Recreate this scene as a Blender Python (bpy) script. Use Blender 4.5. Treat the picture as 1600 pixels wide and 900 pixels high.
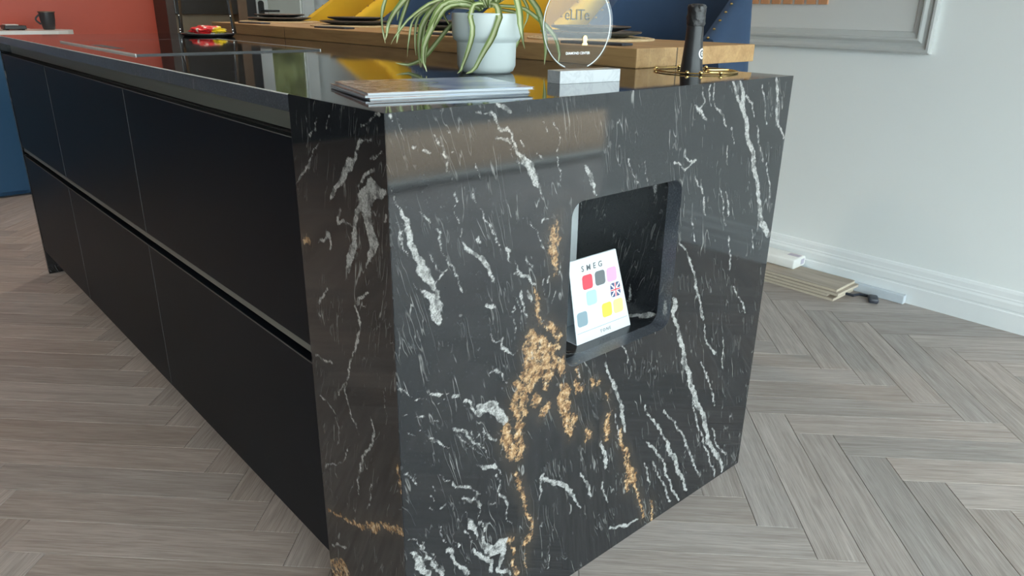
import bpy, bmesh, math, random
import numpy as np
from mathutils import Vector, Matrix

random.seed(7)
rng = np.random.default_rng(7)
scene = bpy.context.scene
COL = scene.collection
for o in list(bpy.data.objects):
    bpy.data.objects.remove(o, do_unlink=True)

# ------------------------------------------------------------------ camera
CAM = np.array([-0.4905, -0.7792, 1.0419])
FPX = 1155.72
CR = np.array([0.74666, -0.665056, 0.014135])
CU = np.array([0.226363, 0.274005, 0.934709])
CD = np.array([0.625507, 0.69471, -0.355132])
cd = bpy.data.cameras.new('camera'); cam = bpy.data.objects.new('camera', cd)
COL.objects.link(cam)
cd.sensor_width = 36.0; cd.lens = FPX / 1600 * 36.0; cd.clip_start = 0.02; cd.clip_end = 200
m = Matrix(((CR[0], CU[0], -CD[0], CAM[0]), (CR[1], CU[1], -CD[1], CAM[1]), (CR[2], CU[2], -CD[2], CAM[2]), (0, 0, 0, 1)))
cam.matrix_world = m
scene.camera = cam

# ------------------------------------------------------------------ light and exposure
vs = scene.view_settings
vs.view_transform = 'Standard'; vs.look = 'None'; vs.gamma = 1.0; vs.use_curve_mapping = False
vs.exposure = 0.0
world = bpy.data.worlds.new('sky'); scene.world = world; world.use_nodes = True
bg = world.node_tree.nodes['Background']
bg.inputs['Color'].default_value = (0.83, 0.945, 1.0, 1); bg.inputs['Strength'].default_value = 7.6
sd = bpy.data.lights.new('sun', 'SUN'); sd.energy = 5.0; sd.angle = 0.02; sd.color = (1.0, 0.95, 0.86)
sun = bpy.data.objects.new('sun', sd); COL.objects.link(sun)
sun.rotation_euler = Vector((0.55, -0.12, -0.8)).to_track_quat('-Z', 'Y').to_euler()
sun.location = (-6, -6, 10)
scene.cycles.use_denoising = True
scene.cycles.max_bounces = 10; scene.cycles.diffuse_bounces = 5; scene.cycles.glossy_bounces = 5
scene.cycles.transmission_bounces = 8; scene.cycles.transparent_max_bounces = 12
scene.cycles.sample_clamp_indirect = 6.0
scene.cycles.caustics_reflective = False; scene.cycles.caustics_refractive = False

ISL_W, ISL_L, ISL_H, RET = 0.9676, 2.60, 0.92, 0.256
WALL_X, BACK_Y, FRONT_Y, LEFT_X, CEIL = 2.42, 4.75, -2.92, -3.6, 2.7
CORNER_Y, ALC_X = -1.76, 5.0

# ------------------------------------------------------------------ material helpers
MATS = {}
class NT:
    def __init__(s, name):
        s.m = bpy.data.materials.new(name); s.m.use_nodes = True
        s.t = s.m.node_tree; s.n = s.t.nodes; s.p = s.n['Principled BSDF']; MATS[name] = s.m
    def node(s, t, **kw):
        x = s.n.new(t)
        for k, v in kw.items(): setattr(x, k, v)
        return x
    def set(s, sock, v):
        if hasattr(v, 'is_output') or isinstance(v, bpy.types.NodeSocket): s.t.links.new(v, sock)
        else: sock.default_value = v
    def math(s, op, a, b=None, c=None, clamp=False):
        x = s.node('ShaderNodeMath', operation=op); x.use_clamp = clamp
        s.set(x.inputs[0], a)
        if b is not None: s.set(x.inputs[1], b)
        if c is not None: s.set(x.inputs[2], c)
        return x.outputs[0]
    def noise(s, vec, scale, detail=2.0, rough=0.5, dist=0.0, out=0):
        x = s.node('ShaderNodeTexNoise'); s.set(x.inputs['Vector'], vec)
        x.inputs['Scale'].default_value = scale; x.inputs['Detail'].default_value = detail
        x.inputs['Roughness'].default_value = rough; x.inputs['Distortion'].default_value = dist
        return x.outputs[out]
    def mrange(s, v, a, b, c=0.0, d=1.0, smooth=True):
        x = s.node('ShaderNodeMapRange', interpolation_type='SMOOTHSTEP' if smooth else 'LINEAR')
        s.set(x.inputs['Value'], v)
        for k, q in zip(('From Min', 'From Max', 'To Min', 'To Max'), (a, b, c, d)): x.inputs[k].default_value = q
        return x.outputs['Result']
    def mix(s, f, a, b, mode='MIX'):
        x = s.node('ShaderNodeMix', data_type='RGBA', blend_type=mode)
        s.set(x.inputs['Factor'], f); s.set(x.inputs['A'], a); s.set(x.inputs['B'], b)
        return x.outputs['Result']
    def ramp(s, v, stops):
        x = s.node('ShaderNodeValToRGB'); s.set(x.inputs['Fac'], v); e = x.color_ramp.elements
        while len(e) < len(stops): e.new(0.5)
        for q, (p, c) in zip(e, stops): q.position = p; q.color = (*c, 1)
        return x.outputs['Color']
    def obj(s): return s.node('ShaderNodeTexCoord').outputs['Object']
    def mapping(s, v, scale=(1, 1, 1), rot=(0, 0, 0), loc=(0, 0, 0)):
        x = s.node('ShaderNodeMapping'); s.set(x.inputs['Vector'], v)
        x.inputs['Scale'].default_value = scale; x.inputs['Rotation'].default_value = rot; x.inputs['Location'].default_value = loc
        return x.outputs['Vector']
    def col(s, v): s.set(s.p.inputs['Base Color'], v)
    def bump(s, h, strength=0.2, dist=0.002):
        x = s.node('ShaderNodeBump'); x.inputs['Strength'].default_value = strength; x.inputs['Distance'].default_value = dist
        s.set(x.inputs['Height'], h); s.t.links.new(x.outputs['Normal'], s.p.inputs['Normal'])
    def par(s, **kw):
        for k, v in kw.items(): s.set(s.p.inputs[k.replace('_', ' ')], v)

def simple(name, rgb, rough=0.5, metal=0.0, var=0.08, scale=30.0, ior=1.5, bump=0.0, coat=0.0):
    t = NT(name); n = t.noise(t.obj(), scale, 3)
    a = tuple(c * (1 - var) for c in rgb) + (1,); b = tuple(min(1, c * (1 + var)) for c in rgb) + (1,)
    t.col(t.mix(n, a, b)); t.par(Roughness=rough, Metallic=metal, IOR=ior, Coat_Weight=coat)
    if bump: t.bump(n, bump)
    return t.m

# stone: black polished granite with white and gold veins
def stone(name='black_granite', rough=0.045, ior=1.65, gain=0.75):
    t = NT(name); co = t.obj()
    sp = t.node('ShaderNodeSeparateXYZ'); t.set(sp.inputs[0], co)
    cb = t.node('ShaderNodeCombineXYZ')
    t.set(cb.inputs[0], t.math('ADD', sp.outputs[0], sp.outputs[1])); t.set(cb.inputs[1], t.math('MULTIPLY', sp.outputs[1], 0.35)); t.set(cb.inputs[2], sp.outputs[2])
    base = cb.outputs[0]
    wv = t.noise(base, 5.0, 3, out=1)
    off = t.node('ShaderNodeVectorMath', operation='MULTIPLY_ADD'); t.set(off.inputs[0], wv); off.inputs[1].default_value = (0.045,) * 3; t.set(off.inputs[2], base)
    warped = off.outputs[0]
    st = t.mapping(warped, (1, 1, 1), (0, math.radians(15), 0)); st = t.mapping(st, (30, 30, 3.6))
    # thin contour veins in two sizes, switched on in patches
    n1 = t.noise(st, 1.0, 2.5); r1 = t.math('ABSOLUTE', t.math('SUBTRACT', n1, 0.5))
    v1 = t.mrange(r1, 0.0, 0.010, 1.0, 0.0); k1 = t.mrange(t.noise(warped, 22.0, 3), 0.50, 0.66)
    st2 = t.mapping(st, (2.6, 2.6, 2.2), (0, 0, 0), (3, 1, 5)); n2 = t.noise(st2, 1.0, 2.0)
    v2 = t.mrange(t.math('ABSOLUTE', t.math('SUBTRACT', n2, 0.5)), 0.0, 0.02, 1.0, 0.0); k2 = t.mrange(t.noise(base, 14.0, 3), 0.46, 0.64)
    st3 = t.mapping(warped, (60, 60, 60), (0, 0.4, 0), (2, 7, 3)); n3 = t.noise(st3, 1.0, 3.0)
    v3 = t.mrange(n3, 0.70, 0.78); k3 = t.mrange(t.noise(base, 18.0, 2), 0.45, 0.6)
    fine = t.math('MAXIMUM', t.math('MULTIPLY', v1, t.math('MULTIPLY', k1, 0.50)), t.math('MAXIMUM', t.math('MULTIPLY', v2, t.math('MULTIPLY', k2, 0.24)), t.math('MULTIPLY', v3, t.math('MULTIPLY', k3, 0.22))))
    # the large veins come as closeness fields on the slab
    aw = t.node('ShaderNodeAttribute', attribute_name='vein_white').outputs['Fac']
    ag = t.node('ShaderNodeAttribute', attribute_name='vein_gold').outputs['Fac']
    na = t.math('SUBTRACT', t.noise(co, 55.0, 3), 0.5); nb = t.math('SUBTRACT', t.noise(co, 210.0, 2), 0.5)
    wob = t.math('MULTIPLY_ADD', na, 0.0056, t.math('MULTIPLY', nb, 0.0050))
    wd = t.math('ADD', aw, wob)
    wm = t.math('MULTIPLY', t.mrange(wd, 0.0294, 0.0322), t.mrange(t.noise(co, 60.0, 3), 0.34, 0.56, 0.25, 1.0))
    wg = t.math('ADD', ag, t.math('MULTIPLY_ADD', na, 0.015, t.math('MULTIPLY', nb, 0.014)))
    gm = t.math('MULTIPLY', t.mrange(wg, 0.0285, 0.0335), t.mrange(t.noise(co, 75.0, 4, 0.65), 0.38, 0.52, 0.08, 1.0))
    halo = t.mrange(wg, 0.008, 0.030, 0.0, 0.42)
    grain = t.noise(co, 420.0, 3)
    wcol = t.ramp(grain, [(0.28, (0.13, 0.13, 0.13)), (0.44, (0.34, 0.335, 0.325)), (0.7, (0.52, 0.515, 0.50))])
    gcol = t.ramp(t.noise(co, 85.0, 6, 0.72), [(0.30, (0.035, 0.022, 0.014)), (0.43, (0.19, 0.10, 0.045)), (0.56, (0.50, 0.31, 0.155)), (0.66, (0.66, 0.52, 0.36))])
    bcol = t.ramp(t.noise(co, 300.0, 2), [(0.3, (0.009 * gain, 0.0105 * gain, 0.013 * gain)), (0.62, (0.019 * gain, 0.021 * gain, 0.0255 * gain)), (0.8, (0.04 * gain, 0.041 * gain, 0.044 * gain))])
    c = t.mix(halo, bcol, (0.055, 0.042, 0.03, 1))
    c = t.mix(fine, c, (0.42, 0.415, 0.40, 1))
    c = t.mix(t.math('MULTIPLY', gm, 0.95), c, gcol)
    c = t.mix(t.math('MULTIPLY', wm, 0.92), c, wcol)
    t.col(c); t.par(Roughness=rough, IOR=ior)
    t.bump(t.noise(co, 700.0, 2), 0.02, 0.0004)
    return t.m
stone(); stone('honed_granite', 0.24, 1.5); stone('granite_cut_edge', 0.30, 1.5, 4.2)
simple('drawer_black', (0.0040, 0.0062, 0.0100), 0.42, var=0.15, scale=4, ior=1.22)
simple('drawer_edge', (0.095, 0.095, 0.095), 0.4)
simple('channel_grey', (0.23, 0.22, 0.185), 0.42, metal=0.0, var=0.05, scale=8)
simple('channel_mid', (0.15, 0.145, 0.13), 0.45)
simple('channel_dark', (0.03, 0.028, 0.026), 0.5)
simple('carcass_dark', (0.02, 0.02, 0.022), 0.6)
simple('carcass_white', (0.78, 0.82, 0.83), 0.5, var=0.02)

def planks():
    t = NT('oak_plank'); uv = t.node('ShaderNodeUVMap').outputs[0]
    rnd = t.node('ShaderNodeObjectInfo').outputs['Random']; tone = t.node('ShaderNodeAttribute', attribute_name='tone').outputs['Fac']
    r = t.math('FRACT', t.math('ADD', rnd, tone)); r2 = t.math('FRACT', t.math('MULTIPLY', r, 7.31)); r3 = t.math('FRACT', t.math('MULTIPLY', r, 23.7))
    cb = t.node('ShaderNodeCombineXYZ'); t.set(cb.inputs[0], t.math('MULTIPLY', r, 31.0)); t.set(cb.inputs[1], t.math('MULTIPLY', r2, 17.0)); t.set(cb.inputs[2], r3)
    ad = t.node('ShaderNodeVectorMath', operation='ADD'); t.set(ad.inputs[0], uv); t.set(ad.inputs[1], cb.outputs[0]); v = ad.outputs[0]
    g1 = t.noise(t.mapping(v, (4, 70, 1)), 1.0, 5, 0.62, 0.6)
    g2 = t.noise(t.mapping(v, (14, 420, 1)), 1.0, 3, 0.6)
    g3 = t.noise(t.mapping(v, (1.8, 14, 1)), 1.0, 3, 0.55, 1.2)
    c = t.ramp(g1, [(0.22, (0.296, 0.240, 0.207)), (0.45, (0.430, 0.361, 0.324)), (0.6, (0.495, 0.424, 0.385)), (0.8, (0.60, 0.532, 0.49))])
    c = t.mix(t.mrange(g2, 0.42, 0.68, 0.0, 0.6), c, (0.27, 0.230, 0.198, 1))
    c = t.mix(t.mrange(g3, 0.5, 0.8, 0.0, 0.28), c, (0.555, 0.488, 0.446, 1))
    kn = t.noise(t.mapping(v, (7, 13, 1)), 1.0, 1.0); c = t.mix(t.mrange(kn, 0.83, 0.90, 0.0, 0.6), c, (0.07, 0.055, 0.045, 1))
    hv = t.node('ShaderNodeHueSaturation'); t.set(hv.inputs['Value'], t.mrange(r2, 0, 1, 0.76, 1.0, smooth=False)); t.set(hv.inputs['Saturation'], t.mrange(r3, 0, 1, 0.65, 0.98, smooth=False)); t.set(hv.inputs['Color'], c)
    t.col(hv.outputs[0]); t.par(Roughness=t.mrange(g1, 0.2, 0.8, 0.50, 0.38), IOR=1.45); t.bump(g2, 0.12, 0.001)
planks()
simple('screed_dark', (0.06, 0.05, 0.045), 0.9)
simple('wall_paint', (0.86, 0.895, 0.895), 0.55, var=0.015, scale=3)
simple('panel_paint', (0.70, 0.71, 0.70), 0.55, var=0.015, scale=3)
simple('trim_paint', (0.84, 0.87, 0.88), 0.35, var=0.01)
simple('moulding_paint', (0.55, 0.57, 0.565), 0.4, var=0.01)
simple('red_paint', (0.60, 0.095, 0.050), 0.42, var=0.05, scale=2)
simple('ceiling_paint', (0.85, 0.85, 0.84), 0.8, var=0.01)
simple('shop_frame', (0.10, 0.105, 0.11), 0.4)
simple('threshold_stone', (0.55, 0.55, 0.53), 0.5)
simple('white_upvc', (0.85, 0.86, 0.84), 0.3, var=0.01)
simple('blue_lacquer', (0.018, 0.085, 0.19), 0.38, var=0.04)
simple('brown_veneer', (0.052, 0.034, 0.026), 0.45, var=0.2, scale=12)
simple('beige_veneer', (0.30, 0.225, 0.145), 0.5, var=0.08)
simple('brown_oak', (0.17, 0.105, 0.062), 0.5, var=0.15)
simple('oven_glass', (0.022, 0.018, 0.014), 0.15, var=0.1)
simple('hob_glass', (0.012, 0.012, 0.013), 0.05, var=0.2, ior=1.6)
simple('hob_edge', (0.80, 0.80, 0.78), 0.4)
simple('black_plastic', (0.02, 0.02, 0.021), 0.35)
simple('black_ceramic', (0.035, 0.037, 0.042), 0.3)
simple('bronze_rim', (0.20, 0.14, 0.10), 0.4, metal=0.4)
simple('brass', (0.78, 0.56, 0.24), 0.22, metal=1.0, var=0.05)
simple('gold_foil', (0.85, 0.62, 0.26), 0.25, metal=0.9, var=0.1)
simple('steel', (0.62, 0.62, 0.62), 0.25, metal=1.0, var=0.03)
simple('foil_black', (0.026, 0.026, 0.028), 0.36, var=0.2, scale=60, bump=0.15)
simple('foil_crumpled', (0.03, 0.03, 0.032), 0.32, var=0.4, scale=220, bump=0.6)
simple('bottle_glass', (0.012, 0.018, 0.014), 0.08)
simple('pot_ceramic', (0.66, 0.73, 0.725), 0.42, var=0.015)
simple('soil', (0.05, 0.035, 0.025), 0.95, var=0.4, scale=120, bump=0.6)
simple('paper_white', (0.54, 0.57, 0.60), 0.5, var=0.01)
simple('card_white', (0.64, 0.68, 0.72), 0.35, var=0.005)
simple('ink_grey', (0.10, 0.11, 0.12), 0.5)
simple('ink_white', (0.93, 0.93, 0.93), 0.5)
simple('etch_grey', (0.20, 0.21, 0.22), 0.7)
simple('plastic_wrap', (0.80, 0.80, 0.78), 0.35, var=0.08, scale=25, bump=0.3)
simple('label_lilac', (0.50, 0.46, 0.56), 0.5)
simple('pale_plastic', (0.62, 0.68, 0.74), 0.25, var=0.06)
simple('label_dark', (0.16, 0.15, 0.16), 0.5)
simple('board_core', (0.62, 0.54, 0.43), 0.7, var=0.12, scale=60)
simple('cable_black', (0.04, 0.045, 0.06), 0.4)
simple('tan_slat', (0.62, 0.31, 0.16), 0.45, var=0.08)
simple('pavement', (0.40, 0.29, 0.20), 0.85, var=0.12, scale=3)
simple('asphalt', (0.10, 0.10, 0.098), 0.9, var=0.15, scale=6)
simple('garden_wall', (0.26, 0.245, 0.215), 0.9, var=0.08)
simple('hedge', (0.19, 0.20, 0.075), 0.9, var=0.4, scale=9)
simple('lamp_trim', (0.8, 0.8, 0.79), 0.4)
def marble():
    t = NT('white_marble'); n = t.noise(t.obj(), 16, 4, 0.6, 1.5)
    v = t.mrange(t.math('ABSOLUTE', t.math('SUBTRACT', n, 0.5)), 0.0, 0.05, 0.5, 0.0)
    t.col(t.mix(v, (0.60, 0.62, 0.64, 1), (0.47, 0.49, 0.51, 1))); t.par(Roughness=0.25)
marble()
def velvet(name, rgb):
    t = NT(name); n = t.noise(t.obj(), 7, 3)
    t.col(t.mix(n, tuple(c * 0.75 for c in rgb) + (1,), tuple(c * 1.25 for c in rgb) + (1,)))
    t.par(Roughness=0.8, Sheen_Weight=0.5, Sheen_Roughness=0.35); t.set(t.p.inputs['Sheen Tint'], tuple(min(1, c * 2.2 + 0.02) for c in rgb) + (1,))
velvet('velvet_navy', (0.022, 0.050, 0.105)); velvet('velvet_yellow', (0.70, 0.42, 0.018))
def oak(name, a, b, rot=0.0):
    t = NT(name); v = t.mapping(t.obj(), (34, 2.2, 30), (0, 0, rot)); g = t.noise(v, 1.0, 4, 0.6, 0.8); g2 = t.noise(t.mapping(v, (5, 3, 5)), 1.0, 3)
    c = t.ramp(g, [(0.25, a), (0.7, b)]); c = t.mix(t.mrange(g2, 0.5, 0.75, 0, 0.4), c, tuple(x * 0.6 for x in a) + (1,))
    t.col(c); t.par(Roughness=0.5); t.bump(g, 0.15, 0.001)
oak('oak_slab', (0.36, 0.20, 0.078), (0.55, 0.345, 0.155))
oak('sample_board', (0.30, 0.245, 0.19), (0.48, 0.41, 0.335))
def leafmat():
    t = NT('spider_leaf'); sp = t.node('ShaderNodeSeparateXYZ'); t.set(sp.inputs[0], t.node('ShaderNodeUVMap').outputs[0])
    d = t.math('ABSOLUTE', t.math('SUBTRACT', sp.outputs[0], 0.5))
    c = t.ramp(d, [(0.10, (0.58, 0.62, 0.38)), (0.22, (0.46, 0.52, 0.24)), (0.28, (0.15, 0.22, 0.055)), (0.5, (0.20, 0.27, 0.085))])
    c = t.mix(t.mrange(sp.outputs[1], 0.9, 1.0, 0.0, 0.7), c, (0.62, 0.58, 0.30, 1))
    t.col(c); t.par(Roughness=0.42); t.set(t.p.inputs['Transmission Weight'], 0.0)
leafmat()
def straw():
    t = NT('woven_straw'); w = t.node('ShaderNodeTexWave', wave_type='RINGS', rings_direction='Z'); t.set(w.inputs['Vector'], t.obj()); w.inputs['Scale'].default_value = 30; w.inputs['Distortion'].default_value = 1.0
    t.col(t.mix(w.outputs['Fac'], (0.45, 0.32, 0.16, 1), (0.74, 0.58, 0.36, 1))); t.par(Roughness=0.85); t.bump(w.outputs['Fac'], 0.5, 0.003)
straw()
def clear(name, tint, gloss, rough=0.02):
    t = NT(name); t.n.remove(t.p)
    a = t.node('ShaderNodeBsdfTransparent'); a.inputs['Color'].default_value = (*tint, 1)
    b = t.node('ShaderNodeBsdfGlossy'); b.inputs['Roughness'].default_value = rough
    fr = t.node('ShaderNodeFresnel'); fr.inputs['IOR'].default_value = 1.45
    gm_ = t.node('ShaderNodeNewGeometry').outputs['Backfacing']; f = t.math('MULTIPLY', t.math('MULTIPLY_ADD', fr.outputs[0], gloss, 0.02 * gloss), t.math('SUBTRACT', 1.0, gm_))
    mx = t.node('ShaderNodeMixShader'); t.set(mx.inputs[0], f); t.t.links.new(a.outputs[0], mx.inputs[1]); t.t.links.new(b.outputs[0], mx.inputs[2])
    t.t.links.new(mx.outputs[0], t.n['Material Output'].inputs['Surface'])
clear('window_glass', (0.95, 0.97, 0.96), 0.8); clear('tinted_glass', (0.42, 0.43, 0.42), 0.8); clear('clear_wrap', (0.985, 0.99, 1.0), 1.0, 0.12); clear('acrylic', (0.985, 0.99, 0.99), 1.0)
simple('acrylic_edge', (0.80, 0.84, 0.83), 0.1, var=0.02)
simple('wall_charcoal', (0.035, 0.037, 0.042), 0.6)
def cover():
    t = NT('magazine_cover'); sp = t.node('ShaderNodeSeparateXYZ'); co = t.obj(); t.set(sp.inputs[0], co)
    n = t.noise(t.mapping(co, (40, 90, 1)), 1.0, 4, 0.7)
    a = t.ramp(n, [(0.32, (0.10, 0.055, 0.04)), (0.45, (0.42, 0.20, 0.12)), (0.55, (0.55, 0.42, 0.34)), (0.7, (0.70, 0.68, 0.66))])
    n2 = t.noise(t.mapping(co, (9, 14, 1)), 1.0, 3)
    b = t.ramp(n2, [(0.3, (0.22, 0.30, 0.52)), (0.5, (0.42, 0.50, 0.72)), (0.7, (0.62, 0.74, 0.82))])
    t.col(t.mix(t.mrange(t.math('ADD', sp.outputs[0], t.math('MULTIPLY', n2, 0.05)), 0.125, 0.15), a, b)); t.par(Roughness=0.14, IOR=1.5)
cover()
def packet():
    t = NT('snack_foil'); sp = t.node('ShaderNodeSeparateXYZ'); co = t.obj(); t.set(sp.inputs[0], co)
    n = t.noise(co, 40, 2); c = t.mix(t.mrange(t.math('ADD', sp.outputs[0], t.math('MULTIPLY', n, 0.03)), 0.045, 0.055), (0.72, 0.015, 0.02, 1), (0.85, 0.62, 0.02, 1))
    c = t.mix(t.mrange(t.noise(co, 55, 2), 0.60, 0.66), c, (0.85, 0.82, 0.72, 1)); t.col(c); t.par(Roughness=0.3, Coat_Weight=0.5)
packet()
def emit(name, rgb, s):
    t = NT(name); t.par(Emission_Strength=s); t.set(t.p.inputs['Emission Color'], (*rgb, 1)); t.col((*rgb, 1))

# ------------------------------------------------------------------ mesh helpers
class MB:
    def __init__(s): s.v = []; s.f = []; s.uv = None
    def add(s, vs, fs):
        o = len(s.v); s.v += [tuple(x) for x in vs]; s.f += [tuple(o + i for i in f) for f in fs]; return s
    def box(s, x0, x1, y0, y1, z0, z1):
        return s.add([(x0, y0, z0), (x1, y0, z0), (x1, y1, z0), (x0, y1, z0), (x0, y0, z1), (x1, y0, z1), (x1, y1, z1), (x0, y1, z1)],
                     [(0, 3, 2, 1), (4, 5, 6, 7), (0, 1, 5, 4), (1, 2, 6, 5), (2, 3, 7, 6), (3, 0, 4, 7)])
    def lathe(s, prof, n=40, c=(0, 0, 0)):
        vs, fs = [], []; k = len(prof)
        for i in range(n):
            a = 2 * math.pi * i / n
            for r, z in prof: vs.append((c[0] + r * math.cos(a), c[1] + r * math.sin(a), c[2] + z))
        for i in range(n):
            j = (i + 1) % n
            for q in range(k - 1): fs.append((i * k + q, j * k + q, j * k + q + 1, i * k + q + 1))
        fs.append(tuple(i * k for i in range(n))[::-1]); fs.append(tuple(i * k + k - 1 for i in range(n)))
        return s.add(vs, fs)
    def tube(s, pts, r, n=10, closed=False):
        P = [Vector(p) for p in pts]; m = len(P); rs = r if isinstance(r, (list, tuple)) else [r] * m; vs, fs = [], []; up = None
        for i in range(m):
            if closed: d = (P[(i + 1) % m] - P[i - 1]).normalized()
            else: d = (P[min(i + 1, m - 1)] - P[max(i - 1, 0)]).normalized()
            if up is None: up = d.orthogonal().normalized()
            up = (up - d * up.dot(d)).normalized(); w = d.cross(up)
            for j in range(n):
                a = 2 * math.pi * j / n; vs.append(P[i] + (up * math.cos(a) + w * math.sin(a)) * rs[i])
        for i in range(m if closed else m - 1):
            q = (i + 1) % m
            for j in range(n): fs.append((i * n + j, i * n + (j + 1) % n, q * n + (j + 1) % n, q * n + j))
        if not closed: fs.append(tuple(range(n))[::-1]); fs.append(tuple((m - 1) * n + j for j in range(n)))
        return s.add(vs, fs)
    def prism(s, poly, axis, a, b):
        # poly: 2-D outline, extruded along axis between a and b
        n = len(poly)
        def pt(p, t): return {'x': (t, p[0], p[1]), 'y': (p[0], t, p[1]), 'z': (p[0], p[1], t)}[axis]
        vs = [pt(p, a) for p in poly] + [pt(p, b) for p in poly]
        fs = [tuple(range(n))[::-1], tuple(range(n, 2 * n))] + [(i, (i + 1) % n, n + (i + 1) % n, n + i) for i in range(n)]
        return s.add(vs, fs)
    def ball(s, c, r, n=8, m=5, sz=1.0):
        return s.lathe([(max(1e-4, r * math.sin(math.pi * i / m)), -r * sz * math.cos(math.pi * i / m)) for i in range(m + 1)], n, c)
    def mesh(s, name, bevel=0.0, seg=2, smooth=False, fixn=True):
        me = bpy.data.meshes.new(name); me.from_pydata(s.v, [], s.f); me.update()
        if bevel or fixn:
            bm = bmesh.new(); bm.from_mesh(me)
            if fixn: bmesh.ops.recalc_face_normals(bm, faces=bm.faces)
            if bevel: bmesh.ops.bevel(bm, geom=[e for e in bm.edges], offset=bevel, segments=seg, affect='EDGES', profile=0.5, clamp_overlap=True)
            bm.to_mesh(me); bm.free()
        if smooth: smooth_angle(me)
        return me
def smooth_angle(me, ang=40):
    bm = bmesh.new(); bm.from_mesh(me); lim = math.radians(ang)
    for f in bm.faces: f.smooth = True
    for e in bm.edges: e.smooth = not (len(e.link_faces) == 2 and e.calc_face_angle(0) > lim)
    bm.to_mesh(me); bm.free()
def obj(name, me, mat=None, parent=None, loc=None, rot=None):
    o = bpy.data.objects.new(name, me); COL.objects.link(o)
    if mat: 
        if len(me.materials) == 0: me.materials.append(MATS[mat])
    if parent is not None: o.parent = parent
    if loc is not None: o.location = loc
    if rot is not None: o.rotation_euler = rot
    return o
def part(name, mb, mat, parent, bevel=0.0, smooth=False, seg=2, loc=None, rot=None, label=None):
    o = obj(name, mb.mesh(name, bevel, seg, smooth), mat, parent, loc, rot)
    if label: o['label'] = label
    return o
def tag(o, label, cat, group=None):
    o['label'] = label; o['category'] = cat
    if group: o['group'] = group
    return o
def thing(name, label, cat, loc=(0, 0, 0), rz=0.0, group=None):
    o = bpy.data.objects.new(name, None); COL.objects.link(o); o.location = loc; o.rotation_euler = (0, 0, rz); o.empty_display_size = 0.1
    return tag(o, label, cat, group)
def struct(name, mb, mat, bevel=0.0, parent=None, label=None, smooth=False):
    o = obj(name, mb.mesh(name, bevel, smooth=smooth), mat, parent)
    if parent is None: o['kind'] = 'structure'
    if label: o['label'] = label
    return o
def copy_tree(o, parent=None):
    c = o.copy(); COL.objects.link(c)
    if parent is not None: c.parent = parent
    for ch in list(o.children): copy_tree(ch, c)
    return c
FONT = None
def lettering(name, text, size, mat, parent, loc, rot, depth=0.0003, align='CENTER', spacing=1.0, bold=0.0):
    cu = bpy.data.curves.new(name, 'FONT'); cu.body = text; cu.size = size; cu.align_x = align; cu.align_y = 'CENTER'; cu.extrude = depth; cu.space_character = spacing; cu.resolution_u = 3; cu.offset = bold
    t = bpy.data.objects.new(name, cu); COL.objects.link(t); bpy.context.view_layer.update()
    dg = bpy.context.evaluated_depsgraph_get(); me = bpy.data.meshes.new_from_object(t.evaluated_get(dg)); me.name = name
    bpy.data.objects.remove(t, do_unlink=True); bpy.data.curves.remove(cu)
    me.materials.clear()
    return obj(name, me, mat, parent, loc, rot)
def rrect(x0, x1, z0, z1, r, n=8):
    pts = []
    for cx, cz, a0 in ((x1 - r, z0 + r, -90), (x1 - r, z1 - r, 0), (x0 + r, z1 - r, 90), (x0 + r, z0 + r, 180)):
        for i in range(n + 1):
            a = math.radians(a0 + 90 * i / n); pts.append((cx + r * math.cos(a), cz + r * math.sin(a)))
    return pts
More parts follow.
